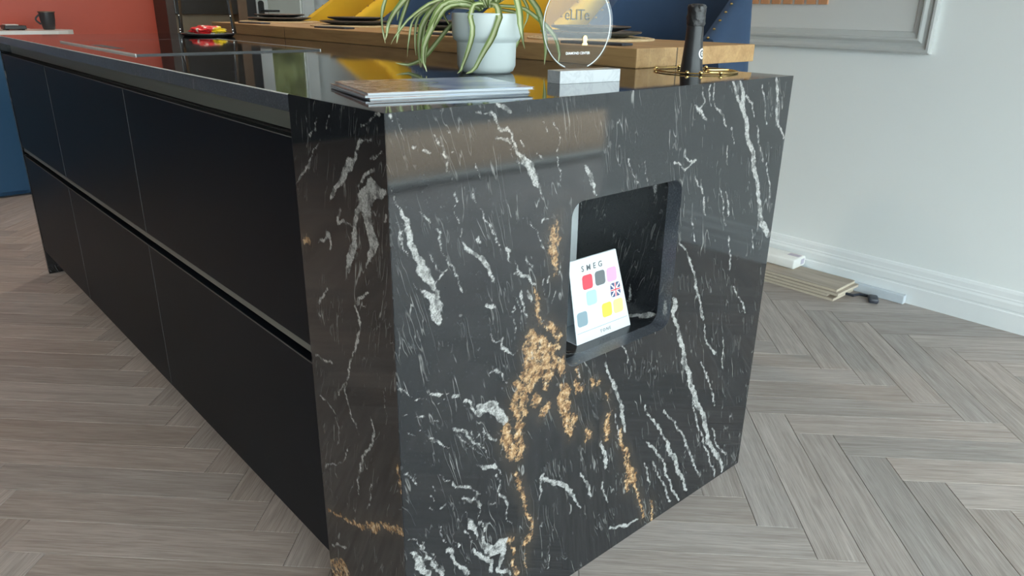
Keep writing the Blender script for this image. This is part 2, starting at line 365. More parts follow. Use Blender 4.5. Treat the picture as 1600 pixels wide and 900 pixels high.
# vein centre lines of the slab: (mm across, mm up, half width mm)
END_WHITE = [
  [(5,825,1.0),(14,805,1.9),(22,783,4.0),(31,753,5.6),(42,721,6.8),(48,705,7.5),(60,693,6.6),(70,674,3.4),(72,658,2.3)],
  [(47,676,4.3),(63,665,7.8),(70,644,10.2),(74,626,5.8),(75,619,1.2)],
  [(86,702,2.2),(78,695,2.2),(69,687,1.1)],
  [(6,789,1.2),(15,770,2.0),(21,743,2.0),(24,734,1.0)],
  [(14,779,1.2),(16,750,1.2)],
  [(34,696,1.4),(40,682,1.4),(49,667,1.4)],
  [(58,730,1.3),(68,709,1.3),(84,697,1.4)],
  [(46,791,1.5),(54,784,1.6),(62,769,1.6),(78,753,1.6),(81,731,1.7),(91,707,1.7),(110,681,1.8),(114,662,1.8)],
  [(138,914,1.1),(144,912,2.2),(150,907,1.1)],
  [(155,906,1.1),(164,906,3.4),(173,901,3.4),(176,895,2.3),(179,889,2.3),(187,884,4.1)],
  [(179,919,2.3),(188,916,4.7),(197,912,4.7),(202,907,3.6),(206,904,1.2)],
  [(195,883,2.4),(207,872,2.4),(215,859,3.1),(219,847,3.7),(228,836,5.1),(237,828,7.7),(245,817,7.8),(257,803,5.3),(264,787,2.7),(270,770,1.1)],
  [(179,875,2.1),(191,871,2.1),(203,865,2.2),(213,853,2.2)],
  [(203,854,1.2),(207,842,1.2),(218,835,1.2)],
  [(223,866,1.2),(234,853,1.3)],
  [(73,882,1.0),(89,856,1.1),(97,829,1.1)],
  [(102,808,1.1),(108,796,1.3),(103,787,1.1),(109,768,1.1),(114,740,1.1),(120,731,2.3),(129,723,3.5),(141,711,3.6),(156,695,4.9),(177,662,1.9)],
  [(286,886,1.3),(301,860,1.4),(298,825,1.4),(308,797,1.4)],
  [(266,888,1.0),(276,870,1.1)],
  [(257,845,1.0),(273,828,1.1)],
  [(10,919,2.3),(13,908,0.7)],
  [(20,909,0.9),(21,901,0.8),(24,898,1.9)],
  [(80,919,0.8),(83,913,0.8)],
  [(95,893,1.0),(100,887,1.1)],
  [(71,888,1.0),(79,874,1.0),(85,864,1.0),(92,852,1.1),(96,839,1.1),(100,823,1.1)],
  [(79,882,0.8),(83,872,0.8)],
  [(34,878,1.4),(40,875,1.4)],
  [(52,870,1.3),(63,865,1.3)],
  [(96,863,1.0),(103,859,1.0)],
  [(140,841,1.1),(151,821,1.2)],
  [(103,809,1.1),(108,796,1.1)],
  [(133,799,1.4),(138,790,1.4)],
  [(154,779,1.1),(155,764,1.1),(159,755,1.1)],
  [(152,779,1.3),(160,753,1.3),(176,731,1.4),(187,716,1.4)],
  [(143,736,2.4),(146,731,3.0),(149,727,2.4)],
  [(133,799,1.1),(137,791,1.2)],
  [(201,708,3.2),(204,703,3.9),(203,688,2.6)],
  [(270,737,1.5),(275,742,1.5),(291,741,1.6)],
  [(247,737,1.3),(259,722,1.4),(264,711,1.4),(278,693,1.4)],
  [(155,762,1.2),(171,741,1.2),(178,730,1.9)],
  [(238,681,1.8),(241,675,1.8),(252,671,1.8)],
  [(212,669,1.6),(219,667,2.7),(231,657,2.7),(243,655,2.8),(259,639,2.9)],
  [(213,687,1.6),(219,678,1.6),(218,669,1.6)],
  [(242,635,1.4),(247,623,4.3),(250,613,1.4)],
  [(232,634,1.4),(226,626,2.8),(235,607,2.0),(244,588,1.4)],
  [(213,629,1.4),(226,609,1.4),(234,595,1.4)],
  [(159,629,3.2),(166,624,3.9),(176,619,1.3)],
  [(138,715,1.2),(148,701,3.0),(158,695,3.7),(163,692,1.2)],
  [(311,663,1.5),(313,653,1.5),(309,643,1.5)],
  [(277,642,1.5),(280,617,1.5)],
  [(289,644,1.9),(288,634,1.9)],
  [(305,616,1.8),(295,596,1.8)],
  [(218,590,1.5),(217,569,1.5)],
  [(229,585,1.6),(230,570,1.6)],
  [(215,610,1.4),(219,604,1.4),(213,603,1.4)],
  [(165,579,2.0),(176,565,2.0),(191,565,1.6),(194,547,3.5),(214,533,2.8)],
  [(164,516,1.4),(178,516,2.1),(191,504,2.1),(202,487,1.4)],
  [(4,544,1.7),(13,537,1.3),(22,527,2.3),(33,528,1.2)],
  [(54,516,1.2),(64,516,2.4),(78,508,1.8),(87,507,1.2)],
  [(94,499,2.5),(103,498,3.2),(107,501,1.3)],
  [(27,519,0.9),(46,511,0.9)],
  [(65,498,1.2),(79,499,1.2)],
  [(116,485,3.3),(127,475,2.7),(138,458,2.7),(150,450,5.5),(155,449,2.1)],
  [(144,466,4.1),(158,458,8.3),(173,453,9.9),(185,440,10.1),(192,427,10.3),(197,415,7.4)],
  [(32,489,2.4),(45,484,1.0)],
  [(58,476,1.0),(70,466,1.0)],
  [(8,500,1.1),(14,503,1.1)],
  [(49,447,1.2),(67,431,2.5),(89,415,1.1)],
  [(8,472,1.2),(24,459,1.2)],
  [(31,464,1.2),(42,461,1.2)],
  [(92,445,3.2),(110,434,2.1),(127,416,2.7),(141,401,2.2),(152,384,1.7)],
  [(104,426,1.3),(135,395,1.4),(149,368,1.4)],
  [(151,420,2.8),(158,409,2.0),(169,400,3.5),(182,390,3.0)],
  [(157,407,1.4),(155,387,1.4),(158,376,1.5)],
  [(127,430,1.4),(134,417,1.4)],
  [(141,419,1.4),(147,410,1.4),(142,411,1.4)],
  [(144,356,1.4),(164,347,4.5),(178,342,3.8),(187,330,2.3),(194,316,1.9)],
  [(180,322,1.8),(189,301,1.9)],
  [(71,376,1.6),(81,358,1.6),(92,349,1.6),(93,340,1.7)],
  [(2,404,1.2),(19,390,1.8),(29,376,1.3)],
  [(22,396,1.2),(28,383,1.2)],
  [(82,355,1.3),(93,349,1.9),(95,339,2.5),(106,335,1.4)],
  [(106,335,1.4),(115,330,2.8),(129,316,1.7),(150,303,1.2)],
  [(112,312,1.4),(131,295,4.4),(138,300,3.0),(149,279,2.3)],
  [(138,300,1.5),(145,275,1.5),(144,257,1.5)],
  [(114,280,1.5),(122,264,1.5),(129,252,7.5),(138,237,4.6),(139,211,1.6)],
  [(145,246,3.1),(149,242,3.1)],
  [(156,237,2.3),(156,221,2.4)],
  [(151,214,2.4),(154,199,4.8),(165,182,8.1),(178,169,11.6),(190,171,11.7),(203,177,8.5)],
  [(183,176,6.6),(196,178,10.1),(198,157,8.5),(193,143,5.1),(192,126,3.4)],
  [(186,128,3.4),(196,115,5.2),(212,107,3.6),(215,95,2.7)],
  [(133,197,3.1),(145,181,4.8),(160,162,4.9),(171,146,5.0),(174,127,3.4)],
  [(116,244,1.8),(125,231,1.8),(126,216,1.8)],
  [(7,263,1.3),(16,248,5.4),(27,229,8.2),(35,210,5.6),(40,198,7.1)],
  [(24,275,1.3),(28,261,2.0),(37,238,2.5),(46,224,2.8),(58,201,4.3),(67,183,4.4)],
  [(34,266,1.5),(35,254,1.5)],
  [(46,240,1.4),(58,215,1.4),(70,188,1.8)],
  [(9,286,1.3),(24,275,1.3)],
  [(67,275,1.4),(71,255,1.4),(75,244,1.4)],
  [(79,227,4.4),(90,215,3.7),(91,201,3.0),(98,185,3.8),(106,177,4.6),(123,150,2.4)],
  [(95,231,1.5),(102,219,3.0)],
  [(179,321,2.0),(190,300,1.6),(187,288,1.6),(202,265,3.2),(207,232,1.6)],
  [(205,226,1.7),(219,205,1.7)],
  [(167,269,1.6),(179,269,2.2)],
  [(289,273,5.3),(288,257,3.5),(282,221,1.8)],
  [(49,343,1.6),(57,333,1.6)],
  [(54,360,1.3),(57,350,1.3)],
  [(51,324,1.3),(56,316,1.3)],
  [(67,347,1.3),(68,342,1.3)],
  [(70,314,1.4),(74,310,1.4)],
  [(638,473,4.5),(668,428,4.7),(687,371,7.3),(714,322,7.6),(746,257,8.0),(788,199,7.0),(817,128,7.4),(856,73,6.2),(885,45,6.4),(898,7,4.9)],
  [(733,268,2.6),(753,212,2.7),(801,127,2.9),(868,9,3.2)],
  [(440,444,2.8),(455,410,3.9),(478,372,4.0),(493,337,5.2),(505,301,5.3),(509,274,4.3)],
  [(479,323,2.1),(495,260,2.1)],
  [(588,275,3.0),(632,225,3.2),(682,148,3.4),(723,79,3.6),(754,19,3.8)],
  [(657,180,5.1),(688,138,8.0),(726,62,2.8)],
  [(635,271,2.9),(705,195,3.2),(762,99,3.4),(800,36,3.6)],
  [(586,216,3.1),(641,159,3.3),(682,75,3.5),(723,10,3.7)],
  [(612,157,2.7),(668,67,3.0),(691,19,3.1)],
  [(583,170,2.6),(609,109,2.8)],
  [(443,275,4.1),(456,238,6.3),(465,212,3.2)],
  [(392,229,3.0),(414,187,3.1),(424,162,3.1)],
  [(294,261,3.5),(327,240,5.5),(354,215,5.8),(375,186,3.0),(393,151,2.1)],
  [(487,56,2.3),(543,34,4.9),(581,29,2.5)],
  [(451,182,2.1),(473,125,2.2)],
  [(310,57,2.0),(316,87,2.0)],
  [(746,431,3.0),(764,386,3.1),(803,348,3.2)],
  [(485,470,1.9),(506,423,2.0)],
  [(369,456,1.7),(374,438,1.8)],
  [(566,310,2.0),(593,270,2.1)],
  [(751,344,2.6),(794,282,2.7),(829,212,2.9)],
  [(828,380,2.4),(839,301,2.5)],
  [(829,153,2.7),(865,85,2.8),(907,51,2.9)],
  [(773,921,3.3),(787,892,6.7),(801,861,6.8),(821,817,7.0),(850,775,7.3),(872,728,7.6),(896,684,6.5),(909,640,6.7),(938,604,11.0),(956,589,8.4)],
  [(750,919,4.3),(765,894,3.3),(783,877,4.5),(798,861,4.5)],
  [(798,892,2.2),(822,875,2.3),(840,850,2.4)],
  [(901,920,3.7),(915,895,5.0),(920,852,5.1),(938,822,3.9),(962,797,2.7)],
  [(688,920,2.0),(696,883,2.1),(727,859,3.2),(744,839,2.2)],
  [(676,918,2.0),(685,879,2.0)],
  [(655,915,2.3),(666,890,2.4),(653,881,2.4)],
  [(636,883,2.9),(654,874,4.0),(679,853,2.0)],
  [(764,832,2.2),(778,805,2.3)],
  [(662,756,2.1),(691,715,2.8),(708,674,2.2)],
  [(590,790,2.3),(625,773,2.4),(657,785,2.4)],
  [(621,796,2.0),(644,784,2.0)],
  [(630,634,2.1),(672,592,3.3),(707,520,3.5),(743,444,3.7)],
  [(771,708,2.3),(791,660,2.4)],
  [(801,612,2.7),(811,574,2.8),(822,536,2.8)],
  [(885,608,2.4),(905,567,2.4)],
  [(842,494,2.4),(907,419,2.6)],
  [(753,797,2.0),(765,764,2.0)],
  [(659,672,1.9),(684,629,2.0)],
  [(852,830,2.4),(892,754,2.5)],
  [(908,752,2.3),(946,670,2.5)],
  [(853,909,2.1),(888,832,2.2)],
  [(749,722,1.8),(781,639,1.9)],
  [(508,800,1.4),(519,765,1.4)],
  [(360,813,3.0),(370,794,6.1),(383,776,4.6),(392,760,1.6)],
  [(463,809,1.7),(493,765,1.7)],
  [(680,746,2.1),(702,689,2.2)],
  [(630,498,3.3),(653,449,4.6),(671,411,4.7),(701,356,4.9)],
  [(631,518,6.5),(637,501,8.8),(635,486,4.4)],
]
END_GOLD = [
  [(295,725,4.3),(291,712,7.2),(297,694,10.2),(300,679,8.8),(301,660,5.9),(303,646,3.0)],
  [(304,737,1.9),(305,720,1.9),(307,701,1.9)],
  [(259,634,2.9),(261,620,4.3),(263,607,4.4),(265,592,5.9),(272,573,4.5),(283,566,6.1),(297,553,7.7),(314,538,7.9),(319,531,4.8)],
  [(272,573,4.5),(293,557,6.1),(316,538,4.8)],
  [(250,553,10.3),(256,535,19.4),(263,516,27.3),(267,497,30.7),(257,484,22.9),(253,471,13.8),(253,456,9.3)],
  [(273,538,9.1),(288,511,18.7),(295,486,22.3),(297,470,12.8)],
  [(313,517,6.4),(315,514,8.0)],
  [(323,482,8.2),(329,469,10.0),(327,460,5.0)],
  [(223,475,7.4),(237,459,10.6),(241,437,9.2),(242,416,7.8)],
  [(219,454,7.4),(222,435,9.0),(228,413,7.7),(230,392,7.8),(231,370,9.4),(235,350,9.6),(232,333,6.4)],
  [(199,418,3.0),(201,400,9.0),(205,381,13.7),(208,364,12.3),(217,345,9.4)],
  [(331,435,8.4),(334,416,15.4),(337,396,15.6),(342,375,12.3),(349,354,8.9),(357,325,5.5)],
  [(360,431,5.2),(369,415,7.1),(379,415,5.4)],
  [(358,369,5.4),(365,351,7.3),(360,340,5.5)],
  [(266,437,7.9),(274,425,9.6),(263,423,6.3)],
  [(280,408,4.9),(296,405,8.3),(282,395,6.6)],
  [(287,456,4.8),(287,447,6.4)],
  [(403,419,3.7),(410,411,5.5),(427,411,3.8)],
  [(400,320,5.7),(405,305,7.7),(402,300,3.9)],
  [(458,325,8.0),(457,304,10.1),(460,276,6.2)],
  [(366,456,3.5),(371,439,1.8)],
  [(450,384,2.3),(457,362,2.4)],
  [(222,303,4.8),(232,285,4.9),(240,263,4.2),(245,237,3.4),(252,214,2.6),(261,193,3.6),(265,180,3.6),(266,170,2.7)],
  [(263,155,7.3),(255,151,9.0),(251,146,7.2)],
  [(209,177,5.1),(222,169,3.5)],
  [(214,168,1.7),(223,141,3.5),(223,119,3.6),(232,88,5.5)],
  [(253,122,2.2),(253,89,2.2)],
  [(459,325,6.0),(459,300,8.1),(459,282,6.2)],
  [(526,195,9.0),(543,160,11.7),(558,129,7.2)],
  [(493,280,4.2),(503,251,5.4),(525,209,6.7),(534,123,4.7)],
  [(555,134,2.9),(600,26,3.1)],
  [(621,53,3.1),(632,2,3.2)],
  [(400,320,3.8),(406,300,4.8)],
]
SIDE_WHITE = [
  [(28,887,2.3),(60,876,2.1),(75,857,3.3),(91,844,8.5),(110,826,8.8),(120,813,3.6),(131,802,4.6),(144,792,3.8),(154,784,1.9)],
  [(169,867,1.5),(192,840,2.6),(223,813,2.7),(254,792,1.7)],
  [(10,870,1.5),(41,860,1.6)],
  [(27,848,1.5),(51,836,3.2),(69,819,2.5)],
  [(11,919,1.5),(58,898,1.6)],
  [(7,821,4.6),(32,823,12.6),(60,800,15.0),(51,789,9.9),(50,771,10.0),(44,757,11.6),(42,746,11.7),(53,719,5.2)],
  [(69,796,3.4),(79,779,6.9),(84,763,5.3),(92,743,7.2),(97,723,9.1),(105,706,9.3),(113,691,5.7)],
  [(125,776,1.8),(134,755,3.8),(92,761,2.7)],
  [(201,709,2.1),(162,730,4.0),(162,710,3.0)],
  [(65,782,1.7),(33,789,1.6),(28,781,1.6)],
  [(49,726,3.4),(63,704,1.8)],
  [(170,896,1.5),(183,877,1.5)],
  [(136,903,1.4),(151,884,1.5)],
  [(201,896,1.6),(203,883,1.6)],
  [(189,876,1.9),(200,866,2.0)],
  [(4,795,3.1),(8,786,2.3)],
  [(59,673,1.8),(101,638,3.8),(87,610,2.9),(128,533,2.5),(149,481,2.2),(136,441,2.2),(118,432,2.2),(118,418,1.8)],
  [(80,466,2.1),(64,446,3.1),(92,399,3.3),(119,361,2.8),(131,300,1.9)],
  [(216,605,2.3),(181,639,3.2)],
  [(237,508,2.9),(184,514,2.7)],
  [(238,297,2.2),(178,334,2.0),(152,374,1.9)],
  [(147,498,1.8),(172,460,1.9)],
  [(83,345,1.8),(103,285,1.9)],
  [(240,128,3.0),(185,156,2.8)],
  [(238,437,1.8),(187,424,1.7),(181,391,1.7)],
  [(34,539,1.3),(31,478,1.3)],
]
SIDE_GOLD = [
  [(241,201,4.4),(194,215,4.1),(139,232,5.1),(81,263,9.4),(66,279,4.6),(38,287,4.4),(6,300,8.4)],
  [(247,76,12.6),(204,94,23.8),(225,66,27.8)],
  [(247,700,4.5),(228,708,4.4)],
  [(7,414,3.9),(1,372,3.0)],
]
LEAVES = [
  (3,[(-9,8,116),(-27,23,140),(-45,38,163),(-64,54,176),(-87,73,181),(-108,90,178),(-125,103,168),(-139,113,151),(-149,120,134),(-154,125,118),(-156,127,102),(-156,127,86),(-155,126,69),(-153,124,52)]),
  (4,[(-9,8,116),(-30,20,133),(-51,32,149),(-71,44,157),(-92,56,156),(-112,67,150),(-128,75,139),(-141,80,125),(-152,84,112),(-158,88,101),(-163,92,90),(-166,94,80),(-167,96,70),(-169,98,60)]),
  (3,[(-9,8,116),(-25,25,138),(-40,43,160),(-55,60,176),(-70,76,179),(-83,92,171),(-95,106,160),(-104,116,150),(-109,123,139),(-112,127,128),(-115,130,118),(-116,131,109),(-117,132,102),(-118,133,94)]),
  (3,[(-9,8,116),(-28,22,139),(-47,36,160),(-66,50,169),(-87,65,166),(-105,78,156),(-117,85,142),(-124,88,123),(-130,91,106),(-135,94,91),(-138,97,79),(-140,99,68),(-141,100,60),(-142,101,53)]),
  (2,[(-8,7,117),(-23,12,127),(-38,17,136),(-54,23,139),(-71,31,137),(-89,39,131),(-104,44,125),(-119,47,116),(-131,52,107),(-142,60,96),(-150,68,84),(-157,74,73),(-162,79,63),(-167,83,52)]),
  (2,[(-8,7,116),(-20,16,121),(-31,25,125),(-45,35,127),(-60,47,127),(-74,59,124),(-87,69,118),(-100,77,110),(-108,84,101),(-113,88,91),(-116,91,80),(-118,93,64),(-120,95,46),(-122,96,27)]),
  (2,[(-8,7,116),(-19,20,124),(-30,34,131),(-42,47,133),(-53,61,129),(-64,75,122),(-73,86,116),(-81,97,110),(-87,104,101),(-91,108,88),(-92,110,73),(-93,110,58),(-93,110,44),(-92,109,29)]),
  (4,[(-8,7,116),(-25,19,129),(-41,30,141),(-55,40,143),(-68,48,135),(-79,55,123),(-89,61,111),(-98,65,98),(-105,69,83),(-108,71,67),(-110,72,51),(-110,72,36),(-110,72,23),(-109,71,9)]),
  (4,[(-5,4,120),(-21,10,125),(-38,17,130),(-53,22,131),(-68,27,129),(-82,31,123),(-93,33,111),(-104,33,94),(-111,34,78),(-116,37,62),(-118,39,47),(-119,40,32),(-119,40,18),(-118,39,4)]),
  (4,[(-5,4,118),(-22,10,122),(-39,15,126),(-55,20,126),(-70,23,123),(-84,26,114),(-96,27,101),(-108,29,84),(-120,30,65),(-127,32,48),(-128,33,34),(-127,34,22),(-125,32,13),(-123,30,4)]),
  (3,[(-5,4,118),(-19,17,128),(-33,30,137),(-46,42,139),(-60,54,134),(-71,64,125),(-79,71,114),(-85,76,99),(-89,80,83),(-92,82,64),(-93,83,45),(-95,85,30),(-95,86,18),(-96,87,7)]),
  (3,[(-11,36,112),(-20,50,103),(-30,63,93),(-38,76,80),(-47,89,62),(-55,102,45),(-61,112,32),(-66,122,23),(-72,131,16),(-80,138,12),(-87,145,9),(-94,152,9),(-100,157,10),(-106,163,12)]),
  (3,[(-24,-19,127),(-35,-18,127),(-45,-18,125),(-52,-21,118),(-56,-27,103),(-59,-33,86),(-65,-37,72),(-72,-41,60),(-78,-42,47),(-83,-40,33),(-87,-36,19),(-90,-34,11),(-92,-31,7),(-95,-29,4)]),
  (4,[(-15,-27,127),(-15,-37,127),(-15,-46,125),(-17,-54,118),(-22,-59,103),(-29,-62,87),(-37,-65,73),(-47,-67,61),(-57,-65,47),(-65,-60,31),(-72,-54,16),(-77,-49,8),(-81,-46,6),(-85,-42,4)]),
  (4,[(14,-12,128),(15,-23,141),(16,-34,154),(17,-44,162),(17,-55,158),(15,-65,145),(14,-73,130),(12,-80,117),(11,-84,105),(9,-87,93),(9,-90,81),(11,-92,70),(13,-93,59),(15,-95,48)]),
  (4,[(14,-12,128),(29,-21,139),(44,-29,150),(57,-37,151),(69,-43,143),(80,-47,131),(89,-50,120),(96,-51,106),(102,-52,91),(106,-55,72),(108,-57,53),(108,-57,38),(107,-56,26),(106,-55,14)]),
  (3,[(14,-12,125),(32,-20,124),(51,-29,123),(68,-36,119),(83,-41,110),(97,-46,100),(111,-50,90),(124,-52,79),(134,-55,68),(139,-58,55),(141,-60,43),(143,-61,33),(142,-60,25),(141,-59,17)]),
  (2,[(14,-12,125),(26,-13,136),(37,-14,148),(49,-15,155),(61,-16,153),(74,-16,144),(85,-16,133),(92,-15,125),(97,-13,118),(99,-11,110),(100,-9,103),(99,-7,96),(96,-5,88),(94,-4,81)]),
  (3,[(38,6,118),(51,2,116),(65,-3,114),(76,-6,111),(83,-5,103),(88,-1,92),(91,4,80),(93,8,70),(94,11,62),(94,15,54),(93,18,47),(91,19,41),(89,21,36),(87,22,30)]),
  (2,[(-14,13,117),(-19,28,118),(-25,42,119),(-29,56,119),(-32,68,119),(-33,80,118),(-33,90,116),(-32,97,112),(-29,100,107),(-25,101,101),(-21,101,96),(-19,99,91),(-17,97,87),(-15,94,83)]),
  (3,[(-14,13,117),(-21,19,133),(-27,25,149),(-34,31,164),(-42,38,175),(-50,45,185),(-59,53,192),(-68,61,197),(-78,70,200),(-88,79,201),(-97,87,199),(-105,94,193),(-111,100,185),(-118,106,177)]),
  (4,[(0,0,120),(-3,-2,134),(-7,-4,148),(-10,-6,162),(-14,-8,174),(-18,-9,185),(-23,-9,195),(-28,-9,204),(-34,-8,212),(-39,-6,218),(-44,-2,222),(-49,3,225),(-54,8,228),(-59,13,231)]),
  (4,[(4,-4,120),(8,-3,134),(13,-2,149),(17,-1,163),(22,0,176),(28,0,187),(34,0,197),(40,-1,205),(47,-3,212),(53,-6,216),(60,-12,218),(68,-19,217),(76,-27,216),(83,-34,215)]),
  (3,[(9,-8,120),(18,-8,136),(27,-8,152),(37,-9,166),(49,-11,176),(62,-13,183),(75,-17,186),(87,-21,187),(99,-27,183),(109,-33,177),(118,-38,169),(123,-43,159),(127,-47,147),(131,-51,136)]),
  (3,[(0,0,120),(-8,-1,133),(-16,-2,147),(-24,-3,159),(-33,-3,167),(-43,-4,173),(-53,-4,177),(-61,-2,176),(-70,1,172),(-77,5,165),(-83,8,158),(-87,10,149),(-89,12,140),(-91,14,130)]),
  (2,[(-2,2,120),(-9,1,126),(-15,0,133),(-22,-1,139),(-28,-2,144),(-34,-3,147),(-40,-4,148),(-46,-5,148),(-51,-5,147),(-55,-5,145),(-58,-3,142),(-60,-1,138),(-61,1,134),(-63,3,130)]),
  (3,[(9,-8,120),(10,-14,128),(10,-19,136),(11,-25,144),(12,-30,150),(13,-36,153),(13,-42,154),(14,-48,154),(15,-52,152),(16,-56,150),(18,-58,147),(19,-59,142),(21,-59,137),(22,-60,132)]),
  (3,[(-5,4,120),(-7,10,137),(-8,17,155),(-9,23,172),(-12,30,186),(-16,39,196),(-21,48,204),(-26,58,208),(-32,68,212),(-38,75,213),(-44,82,213),(-50,87,211),(-57,92,209),(-63,97,207)]),
]

# ------------------------------------------------------------------ floor
W_P, L_P = 0.0975, 0.585
S2 = math.sqrt(0.5)
FO = (0.032, 1.011)
def proj(p):
    q = np.asarray(p, float) - CAM; z = q @ CD
    return 800 + FPX * (q @ CR) / z, 450 - FPX * (q @ CU) / z, z
def hidden_by_island(p):
    d = np.asarray(p, float) - CAM; t0, t1 = 0.0, 1.0
    for a, (lo, hi) in enumerate(((0.0, ISL_W), (0.0, ISL_L), (0.0, ISL_H))):
        if abs(d[a]) < 1e-9: continue
        u, v = sorted(((lo - CAM[a]) / d[a], (hi - CAM[a]) / d[a])); t0 = max(t0, u); t1 = min(t1, v)
    return t0 < t1 - 1e-4
floor = struct('floor', MB().box(LEFT_X, WALL_X, FRONT_Y, BACK_Y, -0.06, -0.010).box(WALL_X, ALC_X, FRONT_Y, CORNER_Y, -0.06, -0.010), 'screed_dark')
def set_uv(me, fn, tone=None):
    uv = me.uv_layers.new(name='UVMap')
    co = np.empty(len(me.vertices) * 3); me.vertices.foreach_get('co', co); co = co.reshape(-1, 3)
    li = np.empty(len(me.loops), int); me.loops.foreach_get('vertex_index', li)
    uv.data.foreach_set('uv', fn(co)[li].astype(np.float32).ravel())
hl, hw, g = L_P / 2 - 0.0003, W_P / 2 - 0.0003, 0.0009
pm = MB(); pm.add([(-hl, -hw, -0.009), (hl, -hw, -0.009), (hl, hw, -0.009), (-hl, hw, -0.009), (-hl, -hw, -g), (hl, -hw, -g), (hl, hw, -g), (-hl, hw, -g),
                   (-hl + g, -hw + g, 0), (hl - g, -hw + g, 0), (hl - g, hw - g, 0), (-hl + g, hw - g, 0)],
                  [(0, 3, 2, 1), (8, 9, 10, 11)] + [(i, (i + 1) % 4, 4 + (i + 1) % 4, 4 + i) for i in range(4)] + [(4 + i, 4 + (i + 1) % 4, 8 + (i + 1) % 4, 8 + i) for i in range(4)])
plank_me = pm.mesh('plank'); set_uv(plank_me, lambda c: c[:, :2]); plank_me.materials.append(MATS['oak_plank'])
def clip(poly, a, b, c):
    out = []
    for i in range(len(poly)):
        p, q = poly[i], poly[(i + 1) % len(poly)]; dp = a * p[0] + b * p[1] - c; dq = a * q[0] + b * q[1] - c
        if dp <= 0: out.append(p)
        if dp * dq < 0:
            t = dp / (dp - dq); out.append((p[0] + (q[0] - p[0]) * t, p[1] + (q[1] - p[1]) * t))
    return out
RECTS = ((LEFT_X, WALL_X, FRONT_Y, BACK_Y), (WALL_X, ALC_X, FRONT_Y, CORNER_Y))
cand, rest = [], []
for mm in range(-9, 10):
    for nn in range(-60, 60):
        for kind in (0, 1):
            if kind == 0: cx, cy, ang = L_P / 2, W_P / 2, math.pi / 4
            else: cx, cy, ang = L_P + W_P / 2, W_P - L_P / 2, 3 * math.pi / 4
            cx += nn * W_P + mm * L_P; cy += nn * W_P - mm * L_P
            wx, wy = FO[0] + (cx - cy) * S2, FO[1] + (cx + cy) * S2
            ca, sa = math.cos(ang), math.sin(ang)
            cor = [(wx + a * hl * ca - b * hw * sa, wy + a * hl * sa + b * hw * ca) for a, b in ((-1, -1), (1, -1), (1, 1), (-1, 1))]
            xs = [c[0] for c in cor]; ys = [c[1] for c in cor]
            for ri, (x0, x1, y0, y1) in enumerate(RECTS):
                if max(xs) <= x0 or min(xs) >= x1 or max(ys) <= y0 or min(ys) >= y1: continue
                full = min(xs) >= x0 and max(xs) <= x1 and min(ys) >= y0 and max(ys) <= y1
                poly = cor
                if not full:
                    for a, b, c in ((-1, 0, -x0), (1, 0, x1), (0, -1, -y0), (0, 1, y1)):
                        poly = clip(poly, a, b, c)
                        if len(poly) < 3: break
                    if len(poly) < 3: continue
                score = 0.0
                tests = [(wx + s * hl * 0.9 * ca + u * hw * 0.8 * -sa, wy + s * hl * 0.9 * sa + u * hw * 0.8 * ca) for s in (-1, -0.5, 0, 0.5, 1) for u in (-1, 0, 1)]
                for q in tests:
                    if not (x0 < q[0] < x1 and y0 < q[1] < y1): continue
                    px, py, z = proj((q[0], q[1], 0))
                    if z > 0.05 and -10 < px < 1610 and -10 < py < 910 and not hidden_by_island((q[0], q[1], 0)): score += 1.0 / z ** 3
                cand.append((score, wx, wy, ang, full, poly))
cand.sort(key=lambda c: -c[0])
used = 0; STV, STF, STU, STT = [], [], [], []
for score, wx, wy, ang, full, poly in cand:
    ca, sa = math.cos(ang), math.sin(ang)
    if score > 0 and used < 300:
        used += 1
        if full: o = obj('plank', plank_me, None, floor, (wx, wy, 0), (0, 0, ang))
        else:
            lp = [((p[0] - wx) * ca + (p[1] - wy) * sa, -(p[0] - wx) * sa + (p[1] - wy) * ca) for p in poly]
            me = MB().prism(lp, 'z', -0.009, 0.0).mesh('plank'); set_uv(me, lambda c: c[:, :2])
            o = obj('plank', me, 'oak_plank', floor, (wx, wy, 0), (0, 0, ang))
    else:
        n = len(poly); b = len(STV); tn = random.random()
        for z in (-0.009, 0.0):
            for p in poly:
                STV.append((p[0], p[1], z)); STT.append(tn)
                STU.append(((p[0] - wx) * ca + (p[1] - wy) * sa + tn * 37, -(p[0] - wx) * sa + (p[1] - wy) * ca + tn * 91))
        STF.append(tuple(b + n + i for i in range(n))); STF += [(b + i, b + (i + 1) % n, b + n + (i + 1) % n, b + n + i) for i in range(n)]
me = bpy.data.meshes.new('distant_planks'); me.from_pydata(STV, [], STF); me.update()
set_uv(me, lambda c: np.array(STU)); at = me.attributes.new('tone', 'FLOAT', 'POINT'); at.data.foreach_set('value', np.array(STT, np.float32))
fp = obj('distant_planks', me, 'oak_plank', floor); fp['kind'] = 'stuff'

